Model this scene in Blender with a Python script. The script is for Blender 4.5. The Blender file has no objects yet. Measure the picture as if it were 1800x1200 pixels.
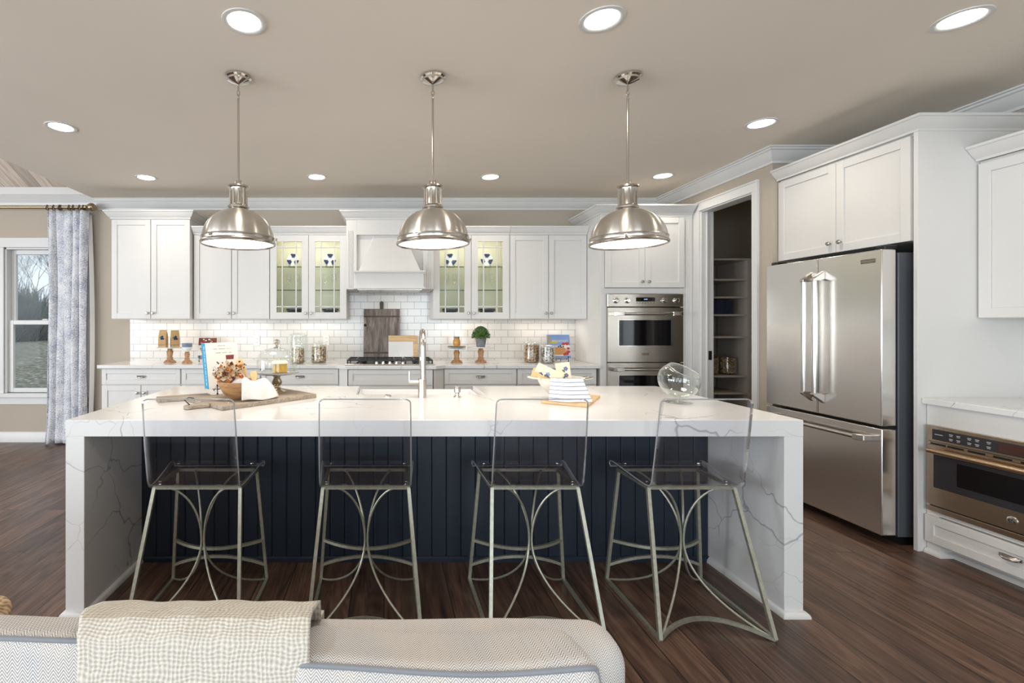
import bpy, bmesh, math, random
from mathutils import Vector, Matrix
PI = math.pi
C = bpy.context.scene.collection
rnd = random.Random(7)

# ------------------------------------------------------------------ camera, world, sun, exposure
EYE = 1.365
cd = bpy.data.cameras.new('camera')
cd.sensor_width = 36.0
cd.lens = 16.8
cd.shift_x = 0.125
cd.shift_y = -0.01778
cd.clip_start = 0.05
cd.clip_end = 300
cam = bpy.data.objects.new('camera', cd)
cam.location = (0, 0, EYE)
cam.rotation_euler = (PI / 2, 0, 0)
C.objects.link(cam)
bpy.context.scene.camera = cam

vs = bpy.context.scene.view_settings
vs.view_transform = 'Standard'
vs.look = 'None'
vs.exposure = 0.06
vs.gamma = 1.0
vs.use_curve_mapping = False

w = bpy.data.worlds.new('world')
bpy.context.scene.world = w
w.use_nodes = True
bg = w.node_tree.nodes['Background']
bg.inputs[0].default_value = (0.86, 0.93, 1.0, 1)
bg.inputs[1].default_value = 1.15
try:
    bpy.context.scene.cycles.max_bounces = 10
    bpy.context.scene.cycles.transparent_max_bounces = 16
    bpy.context.scene.cycles.caustics_reflective = False
    bpy.context.scene.cycles.caustics_refractive = False
    bpy.context.scene.cycles.sample_clamp_indirect = 6
except Exception:
    pass


def area(name, loc, rot, sx, sy, watts, col=(1, 1, 1), spread=PI, shape='RECTANGLE'):
    l = bpy.data.lights.new(name, 'AREA')
    l.shape = shape
    l.size = sx
    if shape == 'RECTANGLE':
        l.size_y = sy
    l.energy = watts
    l.color = col
    l.spread = spread
    o = bpy.data.objects.new(name, l)
    o.location = loc
    o.rotation_euler = rot
    C.objects.link(o)
    return o


# daylight that enters through the big windows of the living room (left wall and rear wall)
DAY = (0.87, 0.94, 1.0)
for yy, ww in ((-2.9, 185), (-0.6, 175), (1.7, 105)):
    area('window_daylight_left', (-7.38, yy, 1.55), (0, -PI / 2, 0), 2.1, 1.7, ww, DAY)
for xx, ww in ((-4.6, 60), (-1.5, 80), (1.6, 105)):
    area('window_daylight_rear', (xx, -4.38, 1.45), (PI / 2, 0, 0), 2.2, 2.2, ww, (0.78, 0.90, 1.0))

# ------------------------------------------------------------------ node helpers / materials


def lin(c):
    return tuple(((x / 255.0) / 12.92 if x / 255.0 <= 0.04045 else ((x / 255.0 + 0.055) / 1.055) ** 2.4) for x in c) + (1,)


class NT:
    def __init__(s, name):
        s.m = bpy.data.materials.new(name)
        s.m.use_nodes = True
        s.t = s.m.node_tree
        s.b = s.t.nodes['Principled BSDF']

    def n(s, typ, ins=None, **props):
        nd = s.t.nodes.new(typ)
        for k, v in props.items():
            setattr(nd, k, v)
        for k, v in (ins or {}).items():
            if hasattr(v, 'is_output') or isinstance(v, bpy.types.NodeSocket):
                s.t.links.new(v, nd.inputs[k])
            else:
                nd.inputs[k].default_value = v
        return nd

    def link(s, a, b):
        s.t.links.new(a, b)

    def ramp(s, fac, stops, interp='LINEAR'):
        r = s.t.nodes.new('ShaderNodeValToRGB')
        r.color_ramp.interpolation = interp
        e = r.color_ramp.elements
        while len(e) > 1:
            e.remove(e[-1])
        e[0].position, e[0].color = stops[0]
        for p, c in stops[1:]:
            x = e.new(p)
            x.color = c
        s.link(fac, r.inputs[0])
        return r.outputs[0]

    def math(s, op, a, b=None):
        nd = s.n('ShaderNodeMath', operation=op)
        for i, v in enumerate((a, b)):
            if v is None:
                continue
            if isinstance(v, bpy.types.NodeSocket):
                s.link(v, nd.inputs[i])
            else:
                nd.inputs[i].default_value = v
        return nd.outputs[0]

    def mix(s, fac, a, b, blend='MIX'):
        nd = s.n('ShaderNodeMix', data_type='RGBA', blend_type=blend)
        for i, v in ((0, fac), (6, a), (7, b)):
            if isinstance(v, bpy.types.NodeSocket):
                s.link(v, nd.inputs[i])
            else:
                nd.inputs[i].default_value = v
        return nd.outputs[2]

    def coord(s, scale=(1, 1, 1), rot=(0, 0, 0), out='Object'):
        tc = s.n('ShaderNodeTexCoord')
        mp = s.n('ShaderNodeMapping', {'Scale': scale, 'Rotation': rot})
        s.link(tc.outputs[out], mp.inputs['Vector'])
        return mp.outputs[0]

    def bump(s, h, strength=0.2, dist=0.01):
        b = s.n('ShaderNodeBump', {'Strength': strength, 'Distance': dist})
        s.link(h, b.inputs['Height'])
        s.link(b.outputs[0], s.b.inputs['Normal'])

    def base(s, c):
        if isinstance(c, bpy.types.NodeSocket):
            s.link(c, s.b.inputs['Base Color'])
        else:
            s.b.inputs['Base Color'].default_value = c


def plain(name, rgb, rough=0.5, metal=0.0, var=0.03, scale=6.0, **kw):
    """solid colour with a slight procedural variation"""
    t = NT(name)
    c = lin(rgb)
    nz = t.n('ShaderNodeTexNoise', {'Scale': scale, 'Detail': 3.0})
    t.link(t.coord(), nz.inputs['Vector'])
    lo = tuple(max(0, x * (1 - var)) for x in c[:3]) + (1,)
    hi = tuple(min(1, x * (1 + var)) for x in c[:3]) + (1,)
    t.base(t.ramp(nz.outputs[0], [(0.3, lo), (0.7, hi)]))
    t.b.inputs['Roughness'].default_value = rough
    t.b.inputs['Metallic'].default_value = metal
    for k, v in kw.items():
        t.b.inputs[k.replace('_', ' ')].default_value = v
    return t.m


def emit(name, rgb, strength):
    t = NT(name)
    t.base((0.9, 0.9, 0.9, 1))
    t.b.inputs['Emission Color'].default_value = lin(rgb)
    t.b.inputs['Emission Strength'].default_value = strength
    return t.m


def glass(name, rgb=(250, 252, 251), ior=1.45, tint_alpha=0.10, rough=0.0, k=0.85):
    """thin clear glass: mostly see-through with a fresnel reflection"""
    t = NT(name)
    nt = t.t
    nt.nodes.remove(t.b)
    out = nt.nodes['Material Output']
    tr = t.n('ShaderNodeBsdfTransparent', {'Color': lin(rgb)})
    gl = t.n('ShaderNodeBsdfGlossy', {'Color': (1, 1, 1, 1), 'Roughness': rough})
    fr = t.n('ShaderNodeLayerWeight', {'Blend': 0.5})
    f2 = t.math('MULTIPLY', t.math('POWER', fr.outputs['Facing'], 3.0), k)
    f3 = t.math('ADD', f2, tint_alpha * 0.3)
    mx = t.n('ShaderNodeMixShader')
    t.link(f3, mx.inputs[0])
    t.link(tr.outputs[0], mx.inputs[1])
    t.link(gl.outputs[0], mx.inputs[2])
    t.link(mx.outputs[0], out.inputs['Surface'])
    return t.m


def marble(name='marble_quartz', big=1.0):
    t = NT(name)
    v = t.coord()
    warp = t.n('ShaderNodeTexNoise', {'Scale': 1.6 * big, 'Detail': 4.0, 'Roughness': 0.6})
    t.link(v, warp.inputs['Vector'])
    off = t.n('ShaderNodeVectorMath', operation='SCALE')
    t.link(warp.outputs['Color'], off.inputs[0])
    off.inputs['Scale'].default_value = 0.55
    add = t.n('ShaderNodeVectorMath', operation='ADD')
    t.link(v, add.inputs[0])
    t.link(off.outputs[0], add.inputs[1])
    vo = t.n('ShaderNodeTexVoronoi', {'Scale': 2.1 * big}, feature='DISTANCE_TO_EDGE')
    t.link(add.outputs[0], vo.inputs['Vector'])
    msk = t.n('ShaderNodeTexNoise', {'Scale': 1.5 * big, 'Detail': 2.0})
    t.link(v, msk.inputs['Vector'])
    thick = t.ramp(msk.outputs[0], [(0.42, (0, 0, 0, 1)), (0.55, (0.3, 0.3, 0.3, 1)), (0.72, (1, 1, 1, 1))])
    wid = t.math('ADD', t.math('MULTIPLY', thick, 0.022), 0.0030)
    q = t.math('DIVIDE', vo.outputs['Distance'], wid)
    line = t.ramp(q, [(0.0, (1, 1, 1, 1)), (0.55, (0.55, 0.55, 0.55, 1)), (1.0, (0, 0, 0, 1))])
    pres = t.ramp(msk.outputs[0], [(0.43, (0, 0, 0, 1)), (0.52, (1, 1, 1, 1))])
    fac = t.math('MULTIPLY', line, pres)
    # fine second set of veins
    vo2 = t.n('ShaderNodeTexVoronoi', {'Scale': 4.2 * big}, feature='DISTANCE_TO_EDGE')
    t.link(add.outputs[0], vo2.inputs['Vector'])
    l2 = t.ramp(vo2.outputs['Distance'], [(0.0, (0.5, 0.5, 0.5, 1)), (0.012, (0, 0, 0, 1))])
    m2 = t.n('ShaderNodeTexNoise', {'Scale': 2.3 * big})
    mp2 = t.n('ShaderNodeVectorMath', operation='ADD')
    t.link(v, mp2.inputs[0])
    mp2.inputs[1].default_value = (7, 3, 5)
    t.link(mp2.outputs[0], m2.inputs['Vector'])
    p2 = t.ramp(m2.outputs[0], [(0.5, (0, 0, 0, 1)), (0.6, (1, 1, 1, 1))])
    fac2 = t.math('MULTIPLY', l2, p2)
    ft = t.math('MULTIPLY', t.math('MINIMUM', t.math('ADD', fac, fac2), 1.0), 0.75)
    col = t.mix(ft, lin((226, 225, 224)), lin((144, 148, 156)))
    t.base(col)
    t.b.inputs['Roughness'].default_value = 0.16
    return t.m


def floor_mat():
    t = NT('oak_planks_dark')
    tc = t.n('ShaderNodeTexCoord')
    sep = t.n('ShaderNodeSeparateXYZ')
    t.link(tc.outputs['Object'], sep.inputs[0])
    cmb = t.n('ShaderNodeCombineXYZ')
    t.link(sep.outputs['Y'], cmb.inputs['X'])
    t.link(sep.outputs['X'], cmb.inputs['Y'])
    br = t.n('ShaderNodeTexBrick', {'Scale': 1.0, 'Mortar Size': 0.003, 'Mortar Smooth': 0.1, 'Bias': 0.0, 'Brick Width': 1.75, 'Row Height': 0.165,
             'Color1': (0, 0, 0, 1), 'Color2': (1, 1, 1, 1), 'Mortar': (0.5, 0.5, 0.5, 1)}, offset=0.37, offset_frequency=2)
    t.link(cmb.outputs[0], br.inputs['Vector'])
    # plank id shifts the grain
    sc = t.n('ShaderNodeVectorMath', operation='SCALE', )
    t.link(br.outputs['Color'], sc.inputs[0])
    sc.inputs['Scale'].default_value = 23.0
    ad = t.n('ShaderNodeVectorMath', operation='ADD')
    t.link(cmb.outputs[0], ad.inputs[0])
    t.link(sc.outputs[0], ad.inputs[1])
    mp = t.n('ShaderNodeMapping', {'Scale': (1.3, 14.0, 1.0)})
    t.link(ad.outputs[0], mp.inputs['Vector'])
    g = t.n('ShaderNodeTexNoise', {'Scale': 1.5, 'Detail': 7.0, 'Roughness': 0.62, 'Distortion': 0.9})
    t.link(mp.outputs[0], g.inputs['Vector'])
    mp2 = t.n('ShaderNodeMapping', {'Scale': (0.5, 6.0, 1.0)})
    t.link(ad.outputs[0], mp2.inputs['Vector'])
    g2 = t.n('ShaderNodeTexNoise', {'Scale': 1.2, 'Detail': 2.0, 'Distortion': 1.2})
    t.link(mp2.outputs[0], g2.inputs['Vector'])
    rings = t.math('ADD', t.math('MULTIPLY', t.math('SINE', t.math('MULTIPLY', g2.outputs[0], 60.0)), 0.5), 0.5)
    gg = t.math('ADD', t.math('MULTIPLY', g.outputs[0], 0.86), t.math('MULTIPLY', rings, 0.14))
    wood = t.ramp(gg, [(0.28, lin((56, 41, 34))), (0.5, lin((96, 72, 59))), (0.74, lin((128, 102, 85)))])
    tone = t.ramp(br.outputs['Color'], [(0.0, (0.66, 0.65, 0.66, 1)), (1.0, (1.15, 1.12, 1.10, 1))])
    col = t.mix(1.0, wood, tone, 'MULTIPLY')
    col = t.mix(t.math('MULTIPLY', br.outputs['Fac'], 0.8), col, (0.008, 0.005, 0.004, 1))
    t.base(col)
    t.b.inputs['Roughness'].default_value = 0.36
    hh = t.math('SUBTRACT', t.math('MULTIPLY', gg, 0.35), br.outputs['Fac'])
    t.bump(hh, 0.25, 0.002)
    return t.m


def tile_mat():
    t = NT('white_subway_tile')
    tc = t.n('ShaderNodeTexCoord')
    sep = t.n('ShaderNodeSeparateXYZ')
    t.link(tc.outputs['Object'], sep.inputs[0])
    cmb = t.n('ShaderNodeCombineXYZ')
    u = t.math('ADD', sep.outputs['X'], sep.outputs['Y'])
    t.link(u, cmb.inputs['X'])
    t.link(sep.outputs['Z'], cmb.inputs['Y'])
    br = t.n('ShaderNodeTexBrick', {'Scale': 1.0, 'Mortar Size': 0.0021, 'Mortar Smooth': 0.2, 'Brick Width': 0.1535, 'Row Height': 0.0805,
             'Color1': lin((222, 220, 216)), 'Color2': lin((216, 214, 210)), 'Mortar': lin((142, 136, 130))}, offset=0.5)
    t.link(cmb.outputs[0], br.inputs['Vector'])
    t.base(br.outputs['Color'])
    t.b.inputs['Roughness'].default_value = 0.14
    t.bump(t.math('SUBTRACT', 1.0, br.outputs['Fac']), 0.35, 0.002)
    return t.m


def wood_mat(name, dark, mid, light, sx=3.0, sy=40.0, sz=40.0, rough=0.5, plank=0.0):
    t = NT(name)
    v = t.coord((sx, sy, sz))
    g = t.n('ShaderNodeTexNoise', {'Scale': 1.0, 'Detail': 6.0, 'Roughness': 0.62, 'Distortion': 0.8})
    t.link(v, g.inputs['Vector'])
    col = t.ramp(g.outputs[0], [(0.28, lin(dark)), (0.5, lin(mid)), (0.72, lin(light))])
    if plank:
        sep = t.n('ShaderNodeSeparateXYZ')
        t.link(t.coord(), sep.inputs[0])
        k = t.math('FRACT', t.math('DIVIDE', sep.outputs['X'], plank))
        gap = t.ramp(k, [(0.0, (1, 1, 1, 1)), (0.03, (0, 0, 0, 1)), (0.97, (0, 0, 0, 1)), (1.0, (1, 1, 1, 1))])
        idn = t.n('ShaderNodeTexWhiteNoise', noise_dimensions='1D')
        t.link(t.math('FLOOR', t.math('DIVIDE', sep.outputs['X'], plank)), idn.inputs['W'])
        tone = t.ramp(idn.outputs['Value'], [(0, (0.7, 0.7, 0.7, 1)), (1, (1.1, 1.1, 1.1, 1))])
        col = t.mix(1.0, col, tone, 'MULTIPLY')
        col = t.mix(t.math('MULTIPLY', gap, 0.7), col, (0.03, 0.02, 0.015, 1))
    t.base(col)
    t.b.inputs['Roughness'].default_value = rough
    t.bump(g.outputs[0], 0.15, 0.002)
    return t.m


def steel_mat(name, rgb=(190, 186, 180), rough=0.24, axis='Z', aniso=0.0, streak=0.06):
    t = NT(name)
    sc = {'Z': (220, 220, 1.5), 'X': (1.5, 220, 220), 'Y': (220, 1.5, 220)}[axis]
    g = t.n('ShaderNodeTexNoise', {'Scale': 1.0, 'Detail': 2.0})
    t.link(t.coord(sc), g.inputs['Vector'])
    c = lin(rgb)
    t.base(t.ramp(g.outputs[0], [(0.3, tuple(x * 0.985 for x in c[:3]) + (1,)), (0.7, c)]))
    r = t.ramp(g.outputs[0], [(0.3, (rough - streak / 2,) * 3 + (1,)), (0.7, (rough + streak / 2,) * 3 + (1,))])
    t.link(r, t.b.inputs['Roughness'])
    t.b.inputs['Metallic'].default_value = 1.0
    if aniso:
        t.b.inputs['Anisotropic'].default_value = aniso
    return t.m


def herring_mat():
    t = NT('herringbone_upholstery')
    sep = t.n('ShaderNodeSeparateXYZ')
    t.link(t.coord(), sep.inputs[0])
    vv = t.math('ADD', sep.outputs['Y'], sep.outputs['Z'])
    u = t.math('MULTIPLY', sep.outputs['X'], 62.0)
    zig = t.math('MULTIPLY', t.math('ABSOLUTE', t.math('SUBTRACT', t.math('FRACT', u), 0.5)), 2.0)
    s = t.math('FRACT', t.math('ADD', t.math('MULTIPLY', vv, 170.0), t.math('MULTIPLY', zig, 2.0)))
    st = t.ramp(s, [(0.0, (0, 0, 0, 1)), (0.35, (0.1, 0.1, 0.1, 1)), (0.5, (1, 1, 1, 1)), (0.9, (0.9, 0.9, 0.9, 1)), (1.0, (0, 0, 0, 1))])
    nz = t.n('ShaderNodeTexNoise', {'Scale': 5.0, 'Detail': 4.0})
    t.link(t.coord((3, 1, 1)), nz.inputs['Vector'])
    warm = t.ramp(nz.outputs[0], [(0.35, lin((140, 140, 144))), (0.6, lin((160, 150, 141)))])
    col = t.mix(st, warm, lin((226, 224, 222)))
    t.base(col)
    t.b.inputs['Roughness'].default_value = 0.95
    t.b.inputs['Specular IOR Level'].default_value = 0.15
    t.bump(st, 0.3, 0.002)
    return t.m


def weave_mat(name, a, b, f=230.0, strength=0.6):
    t = NT(name)
    sep = t.n('ShaderNodeSeparateXYZ')
    nz = t.n('ShaderNodeTexNoise', {'Scale': 26.0, 'Detail': 3.0})
    v = t.coord()
    t.link(v, nz.inputs['Vector'])
    sc = t.n('ShaderNodeVectorMath', operation='SCALE')
    t.link(nz.outputs['Color'], sc.inputs[0])
    sc.inputs['Scale'].default_value = 0.016
    ad = t.n('ShaderNodeVectorMath', operation='ADD')
    t.link(v, ad.inputs[0])
    t.link(sc.outputs[0], ad.inputs[1])
    t.link(ad.outputs[0], sep.inputs[0])
    sx = t.math('SINE', t.math('MULTIPLY', sep.outputs['X'], f * 2))
    sy = t.math('SINE', t.math('MULTIPLY', t.math('ADD', sep.outputs['Y'], sep.outputs['Z']), f * 2))
    h = t.math('ADD', t.math('MULTIPLY', t.math('ADD', sx, sy), 0.25), 0.5)
    t.base(t.ramp(h, [(0.1, lin(a)), (0.7, lin(b))]))
    t.b.inputs['Roughness'].default_value = 0.95
    t.b.inputs['Specular IOR Level'].default_value = 0.1
    t.bump(h, strength, 0.003)
    return t.m


def curtain_mat():
    t = NT('blue_damask_linen')
    v = t.coord((1, 0.35, 1))
    wp = t.n('ShaderNodeTexNoise', {'Scale': 34.0, 'Detail': 3.0})
    t.link(v, wp.inputs['Vector'])
    vo = t.n('ShaderNodeTexVoronoi', {'Scale': 13.0}, feature='F1')
    t.link(v, vo.inputs['Vector'])
    rings = t.math('SINE', t.math('ADD', t.math('MULTIPLY', vo.outputs['Distance'], 52.0), t.math('MULTIPLY', wp.outputs[0], 16.0)))
    fine = t.n('ShaderNodeTexNoise', {'Scale': 95.0, 'Detail': 4.0, 'Roughness': 0.7})
    t.link(v, fine.inputs['Vector'])
    patch = t.n('ShaderNodeTexNoise', {'Scale': 7.0, 'Detail': 2.0})
    t.link(v, patch.inputs['Vector'])
    h = t.math('ADD', t.math('MULTIPLY', rings, 0.06), t.math('ADD', t.math('MULTIPLY', fine.outputs[0], 0.75), t.math('MULTIPLY', patch.outputs[0], 0.35)))
    col = t.ramp(h, [(0.46, lin((236, 236, 238))), (0.55, lin((212, 214, 220))), (0.67, lin((158, 163, 180))), (0.79, lin((132, 139, 162)))])
    t.base(col)
    t.b.inputs['Roughness'].default_value = 0.9
    return t.m


def speckle_mat(name, cols, scale=60.0, rough=0.6, bump=0.6):
    t = NT(name)
    vo = t.n('ShaderNodeTexVoronoi', {'Scale': scale})
    t.link(t.coord(), vo.inputs['Vector'])
    sep = t.n('ShaderNodeSeparateColor')
    t.link(vo.outputs['Color'], sep.inputs[0])
    n = len(cols)
    t.base(t.ramp(sep.outputs[0], [(i / n, lin(c)) for i, c in enumerate(cols)], 'CONSTANT'))
    t.b.inputs['Roughness'].default_value = rough
    t.bump(t.math('SUBTRACT', 1.0, vo.outputs['Distance']), bump, 0.01)
    return t.m


M = {}
M['cab'] = plain('white_cabinet_paint', (222, 220, 217), 0.55, var=0.01)
M['trim'] = plain('white_trim_paint', (221, 220, 218), 0.4, var=0.01)
M['wall'] = plain('greige_wall_paint', (184, 173, 158), 0.8, var=0.02, scale=2)
M['ceil'] = plain('taupe_ceiling_paint', (240, 231, 218), 0.85, var=0.015, scale=1.5)
M['floor'] = floor_mat()
M['tile'] = tile_mat()
M['marble'] = marble()
M['navy'] = plain('navy_cabinet_paint', (25, 36, 50), 0.45, var=0.04)
M['nickel'] = steel_mat('brushed_nickel', (196, 190, 182), 0.24, 'Z', 0.35)
M['nickel_dome'] = steel_mat('brushed_nickel_dome', (214, 209, 201), 0.3, 'Z', 0.9, 0.03)
for n_ in M['nickel_dome'].node_tree.nodes:
    if n_.type == 'BSDF_PRINCIPLED':
        n_.inputs['Anisotropic Rotation'].default_value = 0.25
M['chrome'] = plain('polished_nickel', (215, 212, 206), 0.1, 1.0)
M['pull'] = plain('satin_nickel_knob', (176, 170, 162), 0.25, 1.0)
M['steel'] = plain('stainless_steel_brushed', (224, 221, 217), 0.22, 1.0, var=0.006, scale=3)
M['steel_x'] = steel_mat('stainless_steel_oven', (186, 178, 168), 0.22, 'X', 0.4, 0.08)
M['steel_warm'] = plain('stainless_steel_warm', (190, 173, 152), 0.27, 1.0, var=0.01, scale=3)
M['handle'] = plain('satin_steel_handle', (205, 200, 194), 0.18, 1.0)
M['handle_warm'] = plain('satin_steel_handle_warm', (206, 178, 146), 0.2, 1.0)
M['fridge_case'] = plain('dark_grey_enamel', (84, 87, 92), 0.45)
M['black'] = plain('black_enamel', (16, 16, 18), 0.35)
M['black_gloss'] = plain('black_oven_glass', (14, 13, 16), 0.06)
M['panel_dark'] = plain('dark_control_glass', (52, 50, 54), 0.15)
M['display'] = emit('lit_clock_display', (120, 160, 255), 1.5)
M['display_red'] = plain('red_brown_display', (74, 46, 40), 0.12)
M['print'] = plain('pale_print', (190, 190, 192), 0.6)
M['glass'] = glass('clear_glass', (250, 252, 251), 1.45, 0.14)
M['pane'] = glass('window_pane', (248, 251, 252), 1.35, 0.004, 0.0, 0.12)
M['acrylic'] = glass('clear_acrylic', (253, 253, 254), 1.5, 0.08, 0.02)
M['shelf_glass'] = glass('green_edge_glass', (252, 254, 252), 1.5, 0.03, 0.0, 0.3)
M['edge_glass'] = plain('dark_green_glass_edge', (46, 66, 52), 0.15)
M['glow'] = emit('lit_diffuser', (255, 247, 235), 5.0)
M['lamp'] = emit('lit_downlight', (255, 244, 228), 14.0)
M['champagne'] = plain('silver_leaf_metal', (172, 171, 156), 0.42, 0.7, var=0.14, scale=60)
M['lit_cab'] = plain('cream_cabinet_interior', (222, 218, 196), 0.6)
M['ceramic'] = plain('white_ceramic', (236, 236, 234), 0.15)
M['blueware'] = plain('blue_grey_ceramic', (134, 150, 172), 0.25)
M['ink'] = plain('indigo_glaze', (52, 62, 98), 0.25)
M['dinner'] = plain('charcoal_patterned_ceramic', (84, 88, 96), 0.3, var=0.5, scale=80)
M['kraft'] = plain('kraft_paper', (188, 154, 108), 0.8, var=0.1, scale=30)
M['label_white'] = plain('white_paper', (232, 228, 220), 0.8)
M['label_navy'] = plain('navy_print', (40, 48, 92), 0.7)
M['label_green'] = plain('green_print', (70, 110, 84), 0.7)
M['turned'] = wood_mat('turned_oak', (128, 92, 62), (176, 134, 96), (206, 170, 130), 40, 40, 8)
M['bowl_wood'] = wood_mat('mango_wood', (120, 84, 54), (170, 128, 88), (200, 160, 116), 8, 8, 34, 0.45)
M['board_grey'] = wood_mat('weathered_board', (120, 106, 92), (156, 142, 126), (182, 168, 150), 4, 60, 30, 0.65)
M['board_dark'] = wood_mat('dark_reclaimed_wood', (70, 62, 58), (112, 102, 96), (152, 140, 132), 36, 30, 3, 0.7)
M['board_band'] = plain('dark_brown_wood', (72, 63, 58), 0.7, var=0.15, scale=30)
M['board_light'] = wood_mat('light_acacia', (190, 152, 106), (212, 178, 132), (226, 198, 156), 4, 50, 30, 0.5)
M['iron'] = plain('black_iron', (34, 28, 28), 0.5, 0.6)
M['vault'] = wood_mat('whitewashed_planks', (190, 172, 156), (214, 198, 184), (232, 220, 208), 34, 3, 3, 0.6, 0.14)
M['sofa'] = herring_mat()
M['piping'] = plain('grey_piping', (132, 136, 142), 0.9)
M['throw'] = weave_mat('ivory_throw', (180, 174, 164), (214, 208, 197), 420, 0.6)
M['tan'] = weave_mat('tan_fabric', (150, 124, 96), (206, 180, 150), 330, 0.5)
M['curtain'] = curtain_mat()
M['lining'] = plain('white_lining', (226, 224, 222), 0.9)
M['rod'] = plain('brushed_bronze_rod', (160, 142, 116), 0.3, 0.9)
M['ring'] = plain('dark_bronze_ring', (92, 76, 60), 0.35, 0.9)
M['linen'] = plain('white_linen', (232, 228, 222), 0.95, var=0.04, scale=40)
M['cream_pot'] = plain('cream_enamel', (222, 216, 202), 0.3)
M['spoon'] = plain('pale_bamboo', (224, 190, 136), 0.55, var=0.12, scale=30)
M['zinc'] = plain('grey_zinc', (124, 126, 130), 0.55, 0.2, var=0.2, scale=30)
M['leaf'] = plain('boxwood_green', (86, 122, 44), 0.6, var=0.4, scale=60)
M['leaf_dark'] = plain('boxwood_dark_green', (48, 78, 28), 0.6, var=0.3, scale=60)
M['honey'] = plain('honey_amber', (206, 152, 74), 0.2, var=0.15)
M['gold'] = plain('gold_rim', (196, 160, 92), 0.3, 0.8)
M['cake'] = plain('golden_sponge', (206, 160, 62), 0.8, var=0.2, scale=60)
M['icing'] = plain('ivory_icing', (240, 226, 196), 0.5, var=0.05)
M['mercury'] = plain('mercury_glass', (190, 176, 148), 0.16, 0.85, var=0.5, scale=55)
M['nuts'] = speckle_mat('mixed_nuts', [(206, 178, 140), (226, 204, 168), (160, 116, 78), (196, 158, 114), (110, 76, 54), (236, 220, 192)], 80)
M['granola'] = speckle_mat('granola', [(176, 128, 84), (206, 160, 112), (120, 76, 50), (190, 146, 98), (104, 68, 48)], 84)
M['oats'] = speckle_mat('trail_mix', [(206, 198, 190), (226, 218, 208), (88, 60, 54), (178, 160, 140), (150, 130, 116), (76, 58, 56)], 80)
M['cork'] = speckle_mat('wine_corks', [(170, 140, 106), (196, 168, 132), (120, 92, 66), (150, 122, 92)], 85)
M['teal'] = plain('teal_spine', (34, 146, 186), 0.5)
M['cover'] = plain('pale_book_cover', (228, 222, 216), 0.5)
M['book_navy'] = plain('navy_book_cloth', (34, 40, 62), 0.8)
M['orange'] = plain('orange_petals', (220, 134, 52), 0.7, var=0.2, scale=40)
M['rust'] = plain('rust_petals', (128, 70, 42), 0.7, var=0.2, scale=40)
M['berry'] = plain('dark_berry', (52, 34, 34), 0.4)
M['cream_leaf'] = plain('dried_cream_leaf', (222, 202, 170), 0.8, var=0.1, scale=40)
M['wine_red'] = plain('wine_red_print', (120, 48, 52), 0.6)
M['sky_blue'] = plain('sky_blue_print', (132, 158, 206), 0.6)
M['pale_blue'] = plain('pale_blue_print', (190, 204, 228), 0.6)
M['olive'] = plain('olive_yellow_print', (190, 178, 66), 0.6)
M['pancake'] = plain('pancake_brown', (206, 148, 92), 0.6, var=0.25, scale=90)
M['strawberry'] = plain('strawberry_red', (190, 62, 56), 0.6, var=0.2, scale=80)
M['floral_paper'] = plain('cream_printed_paper', (240, 226, 196), 0.8)
M['violet_print'] = plain('violet_print', (104, 112, 170), 0.8)
M['stripe'] = plain('navy_stripe', (70, 84, 120), 0.9)
M['outlet'] = plain('white_plastic', (236, 234, 230), 0.35)
M['slot'] = plain('dark_slot', (60, 58, 56), 0.6)
M['pantry'] = plain('grey_melamine', (186, 176, 166), 0.5)
M['bark'] = plain('hazed_bark', (150, 146, 142), 0.9, var=0.1)  # tree bark lightened, distance haze put into the colour
M['scrub'] = plain('winter_scrub', (150, 152, 150), 0.95, var=0.15, scale=4)
M['ground'] = speckle_mat('winter_meadow', [(112, 108, 96), (134, 130, 114), (160, 158, 150), (104, 104, 88), (124, 120, 104)], 9.0, 0.95, 0.2)
M['sink'] = plain('white_fireclay', (240, 240, 240), 0.12)
M['brass_tag'] = plain('grey_badge', (130, 118, 100), 0.35, 0.6)

# ------------------------------------------------------------------ mesh helpers


def origin_of(p):
    v = Vector((0, 0, 0))
    while p is not None:
        v = v + p.location
        p = p.parent
    return v


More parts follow.
